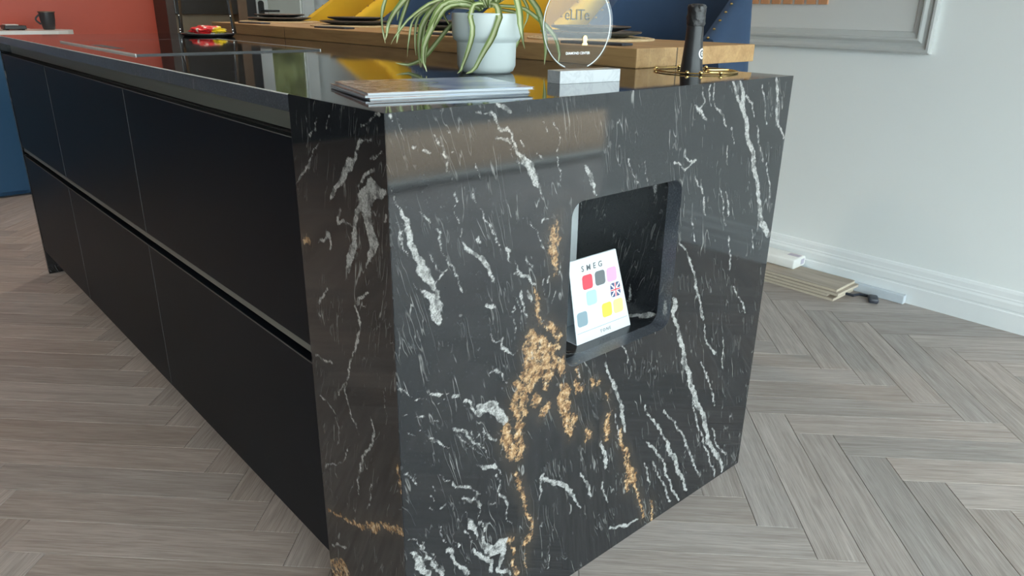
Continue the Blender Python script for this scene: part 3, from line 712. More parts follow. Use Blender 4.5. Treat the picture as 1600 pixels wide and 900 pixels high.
# ------------------------------------------------------------------ walls, ceiling, shopfront
struct('ceiling', MB().box(LEFT_X, ALC_X, FRONT_Y, BACK_Y, CEIL, CEIL + 0.1), 'ceiling_paint')
struct('wall_right', MB().box(WALL_X, WALL_X + 0.15, CORNER_Y, BACK_Y + 0.12, 0, CEIL), 'wall_paint')
struct('wall_alcove', MB().box(WALL_X + 0.15, ALC_X, CORNER_Y, CORNER_Y + 0.15, 0, CEIL).box(ALC_X, ALC_X + 0.15, FRONT_Y - 0.1, CORNER_Y + 0.15, 0, CEIL), 'wall_paint')
struct('wall_left', MB().box(LEFT_X - 0.15, LEFT_X, FRONT_Y - 0.1, BACK_Y + 0.12, 0, CEIL), 'wall_charcoal')
RED_X = 1.30
struct('wall_back_left', MB().box(-1.1, RED_X, BACK_Y, BACK_Y + 0.12, 0, CEIL), 'red_paint')
struct('wall_back_far', MB().box(LEFT_X, -1.1, BACK_Y, BACK_Y + 0.12, 0, CEIL), 'wall_charcoal')
DX0, DX1, DZ = 1.93, 2.415, 2.1
struct('wall_back', MB().box(RED_X, DX0, BACK_Y, BACK_Y + 0.12, 0, CEIL).box(DX0, WALL_X, BACK_Y, BACK_Y + 0.12, DZ, CEIL), 'wall_paint')
struct('wall_front', MB().box(LEFT_X, ALC_X, FRONT_Y - 0.1, FRONT_Y, 2.45, CEIL), 'wall_paint')
# skirting along the right wall
sk = [(0, 0), (-0.018, 0), (-0.018, 0.066), (-0.0145, 0.069), (-0.0145, 0.074), (-0.017, 0.078), (-0.017, 0.100), (-0.0125, 0.108), (-0.0125, 0.113), (-0.010, 0.117), (-0.009, 0.134), (-0.005, 0.143), (0, 0.146)]
struct('baseboard_right', MB().prism([(WALL_X + a, b) for a, b in sk], 'y', CORNER_Y, BACK_Y), 'trim_paint')
# wall panel moulding
MP = [(0.0, 0.0), (0.0, 0.020), (0.006, 0.024), (0.014, 0.024), (0.019, 0.017), (0.024, 0.012), (0.034, 0.013), (0.044, 0.020), (0.050, 0.020), (0.054, 0.012), (0.064, 0.010), (0.070, 0.008), (0.075, 0.0)]
pt = thing('wall_panel_moulding', 'grey stepped moulding framing a rectangle on the white wall', 'moulding', (WALL_X, 0, 0))
MY0, MY1, MZ0, MZ1 = 0.271, 2.35, 0.907, 2.25
def mould(a, b, na, nb):
    n = len(MP); vs = []
    for (y, z), (dy, dz) in ((a, na), (b, nb)):
        for o, pr in MP: vs.append((-pr, y + dy * o, z + dz * o))
    return MB().add(vs, [(i, i + 1, n + i + 1, n + i) for i in range(n - 1)] + [tuple(range(n)), tuple(range(2 * n - 1, n - 1, -1))])
C4 = [((MY0, MZ0), (1, 1)), ((MY1, MZ0), (-1, 1)), ((MY1, MZ1), (-1, -1)), ((MY0, MZ1), (1, -1))]
for i in range(4):
    (a, na), (b, nb) = C4[i], C4[(i + 1) % 4]; part('moulding_strip', mould(a, b, na, nb), 'moulding_paint', pt)
part('inset_panel', MB().box(-0.002, 0, MY0 + 0.07, MY1 - 0.07, MZ0 + 0.07, MZ1 - 0.07), 'panel_paint', pt)
sl = thing('wall_slat_sign', 'row of tan upright slats fixed inside the wall moulding', 'wall sign', (WALL_X - 0.002, 0, 1.068))
slat_me = MB().box(-0.010, 0, -0.018, 0.018, 0, 0.30).mesh('slat', 0.001)
for k in range(9): obj('slat', slat_me, 'tan_slat', sl, (0, 0.692 + 0.0492 * k, 0))

# shopfront: fixed frames, four tall panes
bars = [LEFT_X + 0.03, -1.0, 1.45, 4.05, ALC_X - 0.03]
fr = MB().box(LEFT_X, ALC_X, FRONT_Y - 0.08, FRONT_Y - 0.02, 2.37, 2.45)
for i in range(4):
    w = struct('window_%d' % (i + 1), MB().box(bars[i] - 0.03, bars[i] + 0.03, FRONT_Y - 0.08, FRONT_Y - 0.01, 0.03, 2.45) if i < 3 else MB().box(bars[3] - 0.03, bars[3] + 0.03, FRONT_Y - 0.08, FRONT_Y - 0.01, 0.03, 2.45).box(bars[4] - 0.03, bars[4] + 0.03, FRONT_Y - 0.08, FRONT_Y - 0.01, 0.03, 2.45), 'shop_frame')
    part('pane', MB().box(bars[i] + 0.03, bars[i + 1] - 0.03, FRONT_Y - 0.05, FRONT_Y - 0.042, 0.03, 2.40), 'window_glass', w)
    part('head_rail', MB().box(bars[i] + 0.03, bars[i + 1] - 0.03, FRONT_Y - 0.07, FRONT_Y - 0.02, 2.40, 2.45), 'shop_frame', w)
struct('trim_1', MB().box(LEFT_X, ALC_X, FRONT_Y - 0.11, FRONT_Y, -0.06, 0.03), 'threshold_stone')
# outside
struct('ground_pavement', MB().box(-14, 16, -4.9, FRONT_Y - 0.11, -0.10, -0.03), 'pavement')
struct('ground_road', MB().box(-14, 16, -24, -4.9, -0.12, -0.08), 'asphalt')
struct('ground_garden', MB().box(-4, 9, BACK_Y + 0.12, 9.0, -0.12, -0.05), 'garden_wall')
tag(obj('garden_wall', MB().box(0.5, 7.0, 6.4, 6.55, -0.05, 1.16).mesh('garden_wall', 0.01), 'garden_wall'), 'pale rendered garden wall seen through the glazed back door', 'wall')
hb = bmesh.new(); bmesh.ops.create_grid(hb, x_segments=70, y_segments=22, size=0.5)
for v in hb.verts:
    x, y = v.co.x, v.co.y; v.co = (0.5 + (x + 0.5) * 6.5, 7.05 + 0.12 * math.sin(x * 61) * math.cos(y * 23) + random.uniform(-0.09, 0.09), (y + 0.5) * 2.3 + random.uniform(-0.02, 0.02) - 0.05)
r = bmesh.ops.extrude_face_region(hb, geom=hb.faces[:])
for q in r['geom']:
    if isinstance(q, bmesh.types.BMVert): q.co.y += 0.6
hm = bpy.data.meshes.new('hedge'); hb.to_mesh(hm); hb.free()
ho = obj('hedge', hm, 'hedge'); tag(ho, 'yellow green hedge growing behind the garden wall', 'hedge'); ho['kind'] = 'stuff'
# glazed back door
d = struct('door_1', MB().box(DX0, DX0 + 0.11, BACK_Y + 0.01, BACK_Y + 0.07, 0, DZ).box(DX1 - 0.09, DX1, BACK_Y + 0.01, BACK_Y + 0.07, 0, DZ).box(DX0 + 0.11, DX1 - 0.09, BACK_Y + 0.01, BACK_Y + 0.07, 0, 0.22).box(DX0 + 0.11, DX1 - 0.09, BACK_Y + 0.01, BACK_Y + 0.07, DZ - 0.11, DZ), 'white_upvc')
part('pane', MB().box(DX0 + 0.11, DX1 - 0.09, BACK_Y + 0.035, BACK_Y + 0.045, 0.22, DZ - 0.11), 'tinted_glass', d)
hp = part('handle_plate', MB().prism(rrect(DX0 + 0.035, DX0 + 0.075, 0.86, 1.06, 0.018, 5), 'y', BACK_Y - 0.002, BACK_Y + 0.0099), 'black_plastic', d)
part('lever', MB().tube([(DX0 + 0.055, BACK_Y - 0.002, 0.99), (DX0 + 0.055, BACK_Y - 0.04, 0.99), (DX0 + 0.075, BACK_Y - 0.045, 0.99), (DX0 + 0.17, BACK_Y - 0.045, 0.99)], 0.008), 'black_plastic', hp, smooth=True)

# unseen ceiling downlights added as fill for the left and back
emit('lamp_glow', (1.0, 0.86, 0.70), 9.0)
dl0 = thing('ceiling_downlight', 'small round recessed downlight in the white ceiling', 'light', (0, 0, CEIL), group='ceiling downlights')
part('trim_ring', MB().lathe([(0.035, -0.001), (0.036, -0.006), (0.048, -0.006), (0.050, 0.0), (0.035, 0.0)], 24), 'lamp_trim', dl0, smooth=True)
part('lens', MB().lathe([(0.001, -0.003), (0.0345, -0.003), (0.0345, 0.0), (0.001, 0.0)], 24), 'lamp_glow', dl0)
DL = [(-1.4, 1.2), (-1.4, 3.4), (0.9, 1.6), (0.9, 3.4)]
DLL = ['recessed ceiling downlight over the aisle beside the drawer units', 'recessed ceiling downlight over the aisle by the blue base unit', 'recessed ceiling downlight above the induction hob', 'recessed ceiling downlight before the tall oven unit']
beams = []
for i, (x, y) in enumerate(DL):
    o = dl0 if i == 0 else copy_tree(dl0)
    o['label'] = DLL[i]; o.location = (x, y, CEIL)
    ld = bpy.data.lights.new('downlight_beam', 'SPOT'); ld.energy = 60; ld.spot_size = math.radians(100); ld.spot_blend = 0.7; ld.color = (1.0, 0.87, 0.72); ld.shadow_soft_size = 0.03
    lo = bpy.data.objects.new('downlight_beam', ld); COL.objects.link(lo); lo.location = (x, y, CEIL - 0.02)

# ------------------------------------------------------------------ island stone
def field(U, V, veins):
    best = np.full(U.shape, 0.03)
    U, V = (U + 0.0022 * np.sin(V * 118 + U * 31) + 0.0011 * np.sin(V * 290 - U * 120 + 1.3) + 0.0006 * np.sin(V * 700 + U * 410), V + 0.0018 * np.sin(U * 131 - V * 40 + 0.7) + 0.0009 * np.sin(U * 330 + V * 95))
    for pl in veins:
        for (a0, b0, h0), (a1, b1, h1) in zip(pl[:-1], pl[1:]):
            ax, ay, bx, by = a0 / 1e3, b0 / 1e3, a1 / 1e3, b1 / 1e3
            lo_u, hi_u, lo_v, hi_v = min(ax, bx) - 0.045, max(ax, bx) + 0.045, min(ay, by) - 0.045, max(ay, by) + 0.045
            idx = np.nonzero((U > lo_u) & (U < hi_u) & (V > lo_v) & (V < hi_v))[0]
            if not len(idx): continue
            u, v = U[idx], V[idx]; dx, dy = bx - ax, by - ay; l2 = dx * dx + dy * dy + 1e-12
            t = np.clip(((u - ax) * dx + (v - ay) * dy) / l2, 0, 1)
            dd = np.hypot(u - ax - t * dx, v - ay - t * dy) - (h0 + (h1 - h0) * t) / 1e3
            best[idx] = np.minimum(best[idx], dd)
    return np.clip(0.03 - best, 0, 1).astype(np.float32)
def set_fields(me, U, V, white, gold):
    for nm, vv in (('vein_white', white), ('vein_gold', gold)):
        a = me.attributes.new(nm, 'FLOAT', 'POINT'); a.data.foreach_set('value', field(U, V, vv))
NX0, NX1, NZ0, NZ1, NR = 0.335, 0.623, 0.464, 0.756, 0.026
def niche_sdf(u, v):
    cu, cv = (NX0 + NX1) / 2, (NZ0 + NZ1) / 2
    qx, qy = np.abs(u - cu) - ((NX1 - NX0) / 2 - NR), np.abs(v - cv) - ((NZ1 - NZ0) / 2 - NR)
    return np.hypot(np.maximum(qx, 0), np.maximum(qy, 0)) + np.minimum(np.maximum(qx, qy), 0) - NR
def panel(name, length, to3, thick, white, gold, hole, parent):
    step = 0.0025; nu, nv = int(round(length / step)), int(round(ISL_H / step))
    u, v = np.meshgrid(np.linspace(0, length, nu + 1), np.linspace(0, ISL_H, nv + 1), indexing='ij'); U, V = u.ravel(), v.ravel()
    I, J = np.meshgrid(np.arange(nu), np.arange(nv), indexing='ij'); I, J = I.ravel(), J.ravel(); K = nv + 1
    q = np.stack([I * K + J, (I + 1) * K + J, (I + 1) * K + J + 1, I * K + J + 1], 1)
    if hole:
        keep = niche_sdf((I + 0.5) * length / nu, (J + 0.5) * ISL_H / nv) > 0
        bd = np.intersect1d(np.unique(q[keep]), np.unique(q[~keep])); q = q[keep]
        for _ in range(3):
            e = 1e-5; s = niche_sdf(U[bd], V[bd]); gx = (niche_sdf(U[bd] + e, V[bd]) - s) / e; gy = (niche_sdf(U[bd], V[bd] + e) - s) / e
            U[bd] -= s * gx; V[bd] -= s * gy
        us = np.unique(q); mp = np.full(len(U), -1); mp[us] = np.arange(len(us)); U, V = U[us], V[us]; q = mp[q]
    n0 = len(U); P = to3(U, V, 0.0)
    # rim and back so that the slab has thickness
    L0 = length; zb = 0.893
    ex = np.array([(0, 0, 0), (L0, 0, 0), (L0, ISL_H, 0), (0, ISL_H, 0), (0, ISL_H, 0.001), (L0, ISL_H, 0.001), (0, zb, 0.001), (L0, zb, 0.001), (0, zb, thick), (L0, zb, thick), (0, 0, thick), (L0, 0, thick)], float)
    E3 = to3(ex[:, 0], ex[:, 1], ex[:, 2]); P = np.concatenate([P, E3])
    f = [tuple(r) for r in q.tolist()] + [tuple(n0 + i for i in r) for r in ((3, 2, 5, 4), (4, 5, 7, 6), (6, 7, 9, 8), (0, 1, 11, 10), (0, 3, 4, 6, 8, 10), (1, 2, 5, 7, 9, 11))]
    if not hole: f.append((n0 + 8, n0 + 9, n0 + 11, n0 + 10))
    me = bpy.data.meshes.new(name); me.from_pydata(P.tolist(), [], f); me.update()
    set_fields(me, np.concatenate([U, ex[:, 0]]), np.concatenate([V, ex[:, 1]]), white, gold)
    return obj(name, me, 'black_granite', parent)
wt = thing('stone_island_top', 'polished black granite worktop with white and gold veins and waterfall ends', 'worktop', (0, 0, 0))
panel('end_panel', ISL_W, lambda u, v, d: np.stack([u, -0.001 + d + 0 * u, v + 0 * u], 1), 0.020, END_WHITE, END_GOLD, True, wt)['label'] = 'waterfall end slab with a rounded display niche'
panel('return_panel', RET - 0.001, lambda u, v, d: np.stack([-0.001 + d + 0 * u, u - 0.0005, v + 0 * u], 1), 0.020, SIDE_WHITE, SIDE_GOLD, False, wt)
# second return on the seating side
part('return_panel', MB().box(ISL_W - 0.02, ISL_W, 0.0195, RET, 0, 0.893), 'black_granite', wt)
# top slab with a hole for the bottle
BX, BY = 0.867, 0.176
tm = MB().box(0, ISL_W, 0, ISL_L, 0.894, ISL_H).mesh('top_slab', 0.0012, 2)
top = obj('top_slab', tm, 'black_granite', wt)
cut = obj('cut', MB().lathe([(0.027, 0.85), (0.027, 0.95)], 40, (BX, BY, 0)).mesh('cut'))
bo = top.modifiers.new('hole', 'BOOLEAN'); bo.operation = 'DIFFERENCE'; bo.object = cut; bo.solver = 'EXACT'
bpy.context.view_layer.update()
tm2 = bpy.data.meshes.new_from_object(top.evaluated_get(bpy.context.evaluated_depsgraph_get())); top.modifiers.clear(); top.data = tm2
bpy.data.objects.remove(cut, do_unlink=True)
part('polished_arris', MB().box(-0.0006, 0.0010, RET, ISL_L, 0.9186, 0.9202), 'hob_edge', wt)  # bright edge highlight of the worktop put in as a pale strip
part('edge_strip', MB().box(-0.0008, -0.0001, RET, ISL_L, 0.8945, 0.9184), 'granite_cut_edge', wt)
part('far_end_panel', MB().box(0, ISL_W, ISL_L - 0.02, ISL_L, 0, 0.893), 'black_granite', wt, 0.001)
# niche lining: rounded sleeve running back to the cabinet
out = rrect(NX0, NX1, NZ0, NZ1, NR, 8); n = len(out); ny = 50; D0 = RET - 0.004
vs, fs, FU, FV = [], [], [], []
for j in range(ny + 1):
    y = -0.001 + (D0 + 0.001) * j / ny
    for (x, z) in out:
        vs.append((x, y, z)); FU.append(x + y); FV.append(z - (y if z < NZ0 + 0.02 else 0))
for j in range(ny):
    for i in range(n): fs.append((j * n + i, (j + 1) * n + i, (j + 1) * n + (i + 1) % n, j * n + (i + 1) % n))
me = bpy.data.meshes.new('niche_lining'); me.from_pydata(vs, [], fs); me.update(); set_fields(me, np.array(FU), np.array(FV), END_WHITE, END_GOLD); smooth_angle(me, 50)
obj('niche_lining', me, 'honed_granite', wt)
me.materials.append(MATS['granite_cut_edge'])
for p in me.polygons: p.material_index = 1 if p.center.y < 0.028 else 0
part('niche_back', MB().prism(rrect(NX0 - 0.01, NX1 + 0.01, NZ0 - 0.01, NZ1 + 0.01, 0.02, 4), 'y', D0, D0 + 0.003), 'carcass_white', wt)

# ------------------------------------------------------------------ base cabinets
YS = [RET + 0.001, 1.10, 1.893, ISL_L - 0.021]
CL = ['black handleless drawer unit next to the veined stone end', 'black handleless drawer unit in the middle of the island', 'black handleless drawer unit at the far end of the island']
for i in range(3):
    y0, y1 = YS[i], YS[i + 1]
    c = thing('base_cabinet', CL[i], 'cabinet', (0, y0, 0), group='drawer units of the island'); w = y1 - y0
    part('carcass', MB().box(0.024, 0.62, 0.002, w - 0.002, 0.10, 0.856), 'carcass_dark', c)
    for z0, z1 in ((0.516, 0.856), (0.098, 0.483)):
        f = part('drawer_front', MB().box(0.002, 0.022, 0.0012, w - 0.0012, z0, z1), 'drawer_black', c, 0.0008)
        part('edge_band', MB().box(0.0015, 0.0022, 0.0002, 0.0011, z0, z1), 'drawer_edge', f)
        part('top_edge', MB().box(0.0012, 0.0035, 0.0012, w - 0.0012, z1, z1 + 0.0012), 'drawer_edge', f)
    part('handle_channel', MB().box(0.034, 0.038, 0.0, w, 0.8575, 0.8935), 'channel_grey', c)
    part('handle_channel', MB().box(0.007, 0.0235, 0.0, w, 0.4985, 0.5155), 'channel_mid', c)
part_pl = tag(obj('plinth', MB().box(0.06, 0.075, RET, ISL_L - 0.021, 0, 0.098).mesh('plinth'), 'carcass_dark'), 'black recessed plinth running under the island drawer units', 'plinth')
tag(obj('back_panel', MB().box(0.622, 0.64, RET, ISL_L - 0.021, 0, 0.893).mesh('back_panel'), 'carcass_dark'), 'plain black panel closing the seating side of the island', 'panel')

# ------------------------------------------------------------------ oak bar top
SZ = 0.962
sb = thing('oak_bar_top', 'thick light oak slab lying along the back of the black worktop', 'bar top', (0.825, 0.29, ISL_H))
SL = 2.40
part('oak_board', MB().box(0, 0.143, 0, 1.69, 0, SZ - ISL_H), 'oak_slab', sb, 0.002)
part('oak_board', MB().box(0, 0.143, 1.693, SL, 0, SZ - ISL_H), 'oak_slab', sb, 0.002)
part('joint_filler', MB().box(0.001, 0.142, 1.6895, 1.6935, 0.0005, SZ - ISL_H - 0.0015), 'carcass_dark', sb); part('joint_filler', MB().box(0.1425, 0.146, 0.0012, SL - 0.001, 0.0005, SZ - ISL_H - 0.0015), 'carcass_dark', sb)  # dark fill added so no light shows through the board joints
part('oak_board', MB().box(0.1455, 0.470, 0, SL, 0, SZ - ISL_H), 'oak_slab', sb, 0.002)

# ------------------------------------------------------------------ bar chairs
def make_chair(label, vel):
    c = thing('bar_chair', label, 'chair', group='velvet chairs behind the oak bar top')
    R, T, fx = 0.240, 0.052, -0.19
    path = [(fx + 0.19 * i / 5, -R) for i in range(5)] + [(R * math.sin(math.pi * i / 16), -R * math.cos(math.pi * i / 16)) for i in range(17)] + [(-0.038 * (i + 1), R) for i in range(5)]
    vs, fs = [], []; k = 10
    for i, (x, y) in enumerate(path):
        a, b = Vector(path[max(i - 1, 0)]), Vector(path[min(i + 1, len(path) - 1)]); t = (b - a).normalized(); nx, ny = t.y, -t.x   # outward
        zt = 0.965 + (x - fx) * 0.62 + 0.05 * max(0, x / R) ; zb = 0.585
        bul = 0.012
        prof = [(0.0, zb), (bul, 0.72), (bul + 0.008, 0.86), (0.004, zt - 0.025), (-0.012, zt - 0.004), (-T * 0.55, zt), (-T * 0.9, zt - 0.008), (-T, zt - 0.03), (-T - 0.012, 0.80), (-T, zb)]
        for o, z in prof: vs.append((x + nx * o, y + ny * o, z))
    m_ = len(path)
    for i in range(m_ - 1):
        for j in range(k): fs.append((i * k + j, (i + 1) * k + j, (i + 1) * k + (j + 1) % k, i * k + (j + 1) % k))
    fs.append(tuple(range(k))); fs.append(tuple((m_ - 1) * k + j for j in range(k))[::-1])
    sh = part('backrest', MB().add(vs, fs), vel, c, smooth=True)
    st = MB()
    for i in range(m_):
        x, y = path[i]; a, b = Vector(path[max(i - 1, 0)]), Vector(path[min(i + 1, m_ - 1)]); t = (b - a).normalized(); nx, ny = t.y, -t.x
        zt = 0.965 + (x - fx) * 0.62 + 0.05 * max(0, x / R)
        st.ball((x - nx * T * 0.5, y - ny * T * 0.5, zt), 0.0048, 8, 4)
    for s in (-1, 1):
        for q in range(9): st.ball((fx, s * (R - T * 0.5), 0.945 - 0.036 * q), 0.0048, 8, 4)
    so = part('stud_trim', st, 'brass', sh, smooth=True); so['kind'] = 'stuff'
    hs = R - T - 0.014
    part('seat', MB().prism([(-0.21, -hs), (0.02, -hs)] + [(hs * math.sin(math.pi * i / 10), -hs * math.cos(math.pi * i / 10)) for i in range(1, 10)] + [(0.02, hs), (-0.21, hs)], 'z', 0.60, 0.70), vel, c, 0.02, True, 3)
    for sx in (-1, 1):
        for sy in (-1, 1):
            part('leg', MB().tube([(sx * 0.13 + 0.01, sy * 0.16, 0.585), (sx * 0.17 + 0.01, sy * 0.20, 0.0)], [0.019, 0.011], 10), 'black_plastic', c, smooth=True)
    part('footrest', MB().tube([(-0.144, -0.174, 0.23), (0.164, -0.174, 0.23), (0.164, 0.174, 0.23), (-0.144, 0.174, 0.23)], 0.009, 8, True), 'brass', c, smooth=True)
    return c
CHY = [0.685, 1.30, 1.93, 2.60]
ch = [make_chair('navy velvet studded bar chair at the right end of the bar', 'velvet_navy'), make_chair('yellow velvet bar chair mostly hidden by the white plant pot and award', 'velvet_yellow'),
      make_chair('navy velvet bar chair behind the drooping spider plant leaves', 'velvet_navy'), make_chair('yellow velvet studded bar chair left of the spider plant', 'velvet_yellow')]
for o, q in zip(ch, ((1.60, 0.79, 0.20), (1.53, 1.32, 0.0), (1.53, 1.95, 0.0), (1.525, 2.615, 0.0))): o.location = (q[0], q[1], 0); o.rotation_euler = (0, 0, q[2])

# ------------------------------------------------------------------ place settings
WHO = ['before the right navy chair', 'before the yellow chair behind the pot', 'before the navy chair behind the plant', 'before the yellow chair left of the plant']
def plate_prof(r, h): return [(0.001, 0), (r * 0.62, 0), (r * 0.70, 0.002), (r - 0.002, h - 0.003), (r, h), (r - 0.004, h), (r * 0.70, 0.0055), (r * 0.6, 0.0045), (0.001, 0.0045)]
mat_me = MB().lathe([(0.001, 0)] + [(0.175 * (i + 1) / 24, 0.0) for i in (0, 23)] + [(0.176, 0.002)] + [(0.175 * (24 - i) / 24, 0.0045 + (0.0012 if i % 2 else 0)) for i in range(24)], 48).mesh('woven_placemat', smooth=False)
big_me = MB().lathe(plate_prof(0.140, 0.014), 48).mesh('dinner_plate', smooth=True)
rim_me = MB().tube([(0.1385 * math.cos(a), 0.1385 * math.sin(a), 0.0143) for a in [2 * math.pi * i / 48 for i in range(48)]], 0.0012, 6, True).mesh('rim', smooth=True)
sm_me = MB().lathe(plate_prof(0.110, 0.013), 48).mesh('side_plate', smooth=True)
rim2 = MB().tube([(0.1085 * math.cos(a), 0.1085 * math.sin(a), 0.0133) for a in [2 * math.pi * i / 48 for i in range(48)]], 0.0012, 6, True).mesh('rim', smooth=True)
nap = MB().box(-0.022, 0.022, -0.09, 0.09, 0, 0.006).mesh('napkin', 0.002)
for y, who in zip(CHY, WHO):
    px_ = 1.105
    tag(obj('placemat', mat_me, 'woven_straw', None, (px_, y, SZ)), 'round woven straw placemat ' + who, 'placemat', 'placemats on the oak bar top')
    for nm, me_, rm, z, lb in (('dinner_plate', big_me, rim_me, SZ + 0.0058, 'large dark dinner plate '), ('side_plate', sm_me, rim2, SZ + 0.0204, 'smaller dark plate on top of the stack ')):
        p_ = tag(obj(nm, me_, 'black_ceramic', None, (px_, y, z)), lb + who, 'plate', nm.replace('_', ' ') + 's on the oak bar top'); obj('rim', rm, 'bronze_rim', p_)
    tag(obj('napkin', nap, 'cable_black', None, (0.885, y - 0.22, SZ), (0, 0, 0.12)), 'folded dark napkin ' + who, 'napkin', 'napkins on the oak bar top')

# ------------------------------------------------------------------ hob
hb_ = thing('induction_hob', 'flat black glass induction hob set on the island worktop', 'hob', (0.07, 1.205, ISL_H))
part('glass_plate', MB().box(0.003, 0.487, 0.003, 0.745, 0, 0.0032), 'hob_glass', hb_, 0.001)
part('edge_trim', MB().box(0, 0.0028, 0, 0.748, 0, 0.0040), 'hob_edge', hb_)
part('edge_trim', MB().box(0.4872, 0.49, 0, 0.748, 0, 0.0040), 'hob_edge', hb_)
part('edge_trim', MB().box(0.003, 0.487, 0, 0.0028, 0, 0.0034), 'black_plastic', hb_)
part('edge_trim', MB().box(0.003, 0.487, 0.7452, 0.748, 0, 0.0034), 'black_plastic', hb_)
part('touch_slider', MB().box(0.02, 0.05, 0.26, 0.48, 0.0032, 0.0034), 'ink_grey', hb_)

# ------------------------------------------------------------------ spider plant and pot
PC = (0.487, 0.392, ISL_H)
pl = thing('potted_spider_plant', 'spider plant with striped drooping leaves in a white stepped pot', 'potted plant', PC)
part('pot', MB().lathe([(0.001, 0), (0.046, 0), (0.053, 0.004), (0.0575, 0.014), (0.0582, 0.056), (0.0590, 0.0585), (0.0645, 0.0625), (0.0668, 0.070), (0.0675, 0.106), (0.0665, 0.110), (0.0625, 0.110), (0.0618, 0.104), (0.0600, 0.090), (0.001, 0.090)], 64), 'pot_ceramic', pl, smooth=True)
part('soil', MB().lathe([(0.001, 0.0905), (0.0595, 0.0905), (0.055, 0.096), (0.03, 0.099), (0.001, 0.100)], 32), 'soil', pl, smooth=True)
for w_, pts in LEAVES:
    P = [Vector(p) / 1000 for p in pts]; m_ = len(P)
    for p in P[2:]:
        rr = math.hypot(p.x, p.y); need = 0.0725 if p.z < 0.114 else 0.0
        if 1e-6 < rr < need: p.x *= need / rr; p.y *= need / rr
    vs, uvs, fs = [], [], []
    for i, p in enumerate(P):
        t = i / (m_ - 1); dr = (P[min(i + 1, m_ - 1)] - P[max(i - 1, 0)]).normalized()
        out_ = Vector((p.x, p.y, 0)); out_ = out_.normalized() if out_.length > 1e-4 else Vector((1, 0, 0))
        side = dr.cross(Vector((0, 0, 1)))
        side = side.normalized() if side.length > 0.12 else Vector((-out_.y, out_.x, 0))
        viewish = Vector((-0.67, -0.74, 0.0)); sd2 = dr.cross(viewish)
        if sd2.length > 0.3: side = (side * (1 if side.dot(sd2) >= 0 else -1) + sd2.normalized() * 1.2).normalized()
        nrm = side.cross(dr).normalized()
        wd = w_ * 0.00125 * (0.55 + 0.75 * math.sin(math.pi * min(1, 0.15 + t * 0.62))) * (1 - t ** 5) + 0.0004
        for s, dn, u in ((-1, 0.22, 0.0), (-0.45, 0.05, 0.275), (0, -0.08, 0.5), (0.45, 0.05, 0.725), (1, 0.22, 1.0)):
            vs.append(p + side * (s * wd) + nrm * (dn * wd)); uvs.append((u, t))
    for i in range(m_ - 1):
        for j in range(4): fs.append((i * 5 + j, i * 5 + j + 1, (i + 1) * 5 + j + 1, (i + 1) * 5 + j))
    me = bpy.data.meshes.new('leaf'); me.from_pydata(vs, [], fs); me.update(); U_ = np.array(uvs); set_uv(me, lambda c: U_)
    for p in me.polygons: p.use_smooth = True
    obj('leaf', me, 'spider_leaf', pl)

# ------------------------------------------------------------------ award
AR = math.radians(-8)
aw = thing('glass_award', 'clear round award disc on a small white marble block', 'award', (0.432, 0.148, ISL_H), AR)
part('base', MB().box(0.005, 0.140, -0.012, 0.024, 0, 0.0215), 'white_marble', aw, 0.0006)
cz = 0.0945; r_ = 0.0735; N_ = 72
zc = 0.0225
dv = [(0.0525 + r_ * math.cos(2 * math.pi * i / N_), max(zc, cz + r_ * math.sin(2 * math.pi * i / N_))) for i in range(N_)]
disc = part('disc', MB().prism(dv, 'y', 0.000, 0.011), 'acrylic', aw, 0.0)
part('polished_edge', MB().tube([(0.0525 + (r_ - 0.0012) * math.cos(q), 0.0055, cz + (r_ - 0.0012) * math.sin(q)) for q in [math.radians(-70 + 320 * i / 70) for i in range(71)]], 0.0010, 6), 'acrylic_edge', disc, smooth=True)  # edge highlight of the clear disc put in as a near-white ring
e_ = lettering('lettering', 'eLITe', 0.0245, 'etch_grey', disc, (0.0455, -0.0006, 0.1105), (math.pi / 2, 0, 0), 0.0002, spacing=0.95)
lettering('lettering', 'DIAMOND CENTER', 0.0060, 'ink_white', disc, (0.0505, -0.0006, 0.049), (math.pi / 2, 0, 0), 0.0002, bold=0.0001)
part('gold_emblem', MB().prism([(0.0585, 0.062), (0.0705, 0.062), (0.0705, 0.0645), (0.0685, 0.066)] + [(0.0645 + 0.0048 * math.cos(a), 0.0725 + 0.0055 * math.sin(a)) for a in [math.radians(-30 + 240 * i / 12) for i in range(13)]] + [(0.0605, 0.066), (0.0585, 0.0645)], 'y', -0.0012, -0.0002), 'gold_foil', disc)

# ------------------------------------------------------------------ bottle, brass ring and well
bt = thing('champagne_bottle', 'dark foil wrapped champagne bottle neck standing up through the worktop', 'bottle', (BX, BY, 0.62))
z0 = 0.30
part('body', MB().lathe([(0.001, 0.0), (0.040, 0.0), (0.044, 0.006), (0.044, 0.13), (0.041, 0.16), (0.034, 0.20), (0.028, 0.24), (0.0245, 0.275)], 40), 'bottle_glass', bt, smooth=True)
part('neck_foil', MB().lathe([(0.0247, 0.2755), (0.0236, z0), (0.0218, z0 + 0.018), (0.0200, z0 + 0.040), (0.0182, z0 + 0.062), (0.0172, z0 + 0.088), (0.0170, z0 + 0.0905)], 40), 'foil_black', bt, smooth=True)
cp = MB(); n_ = 40; prof = [(0.0178, 0.091), (0.0186, 0.096), (0.0180, 0.101), (0.0190, 0.108), (0.0178, 0.113), (0.0185, 0.120), (0.0190, 0.1275), (0.0170, 0.1315), (0.010, 0.1335), (0.001, 0.1338)]
vs, fs = [], []
for i in range(n_):
    a = 2 * math.pi * i / n_
    for j, (rr, zz) in enumerate(prof):
        k_ = 1 + (0.05 * math.sin(a * 7 + j * 1.7) + 0.03 * math.sin(a * 13 + j)) * (1 if 0 < j < 8 else 0.2); vs.append((rr * k_ * math.cos(a), rr * k_ * math.sin(a), z0 + zz))
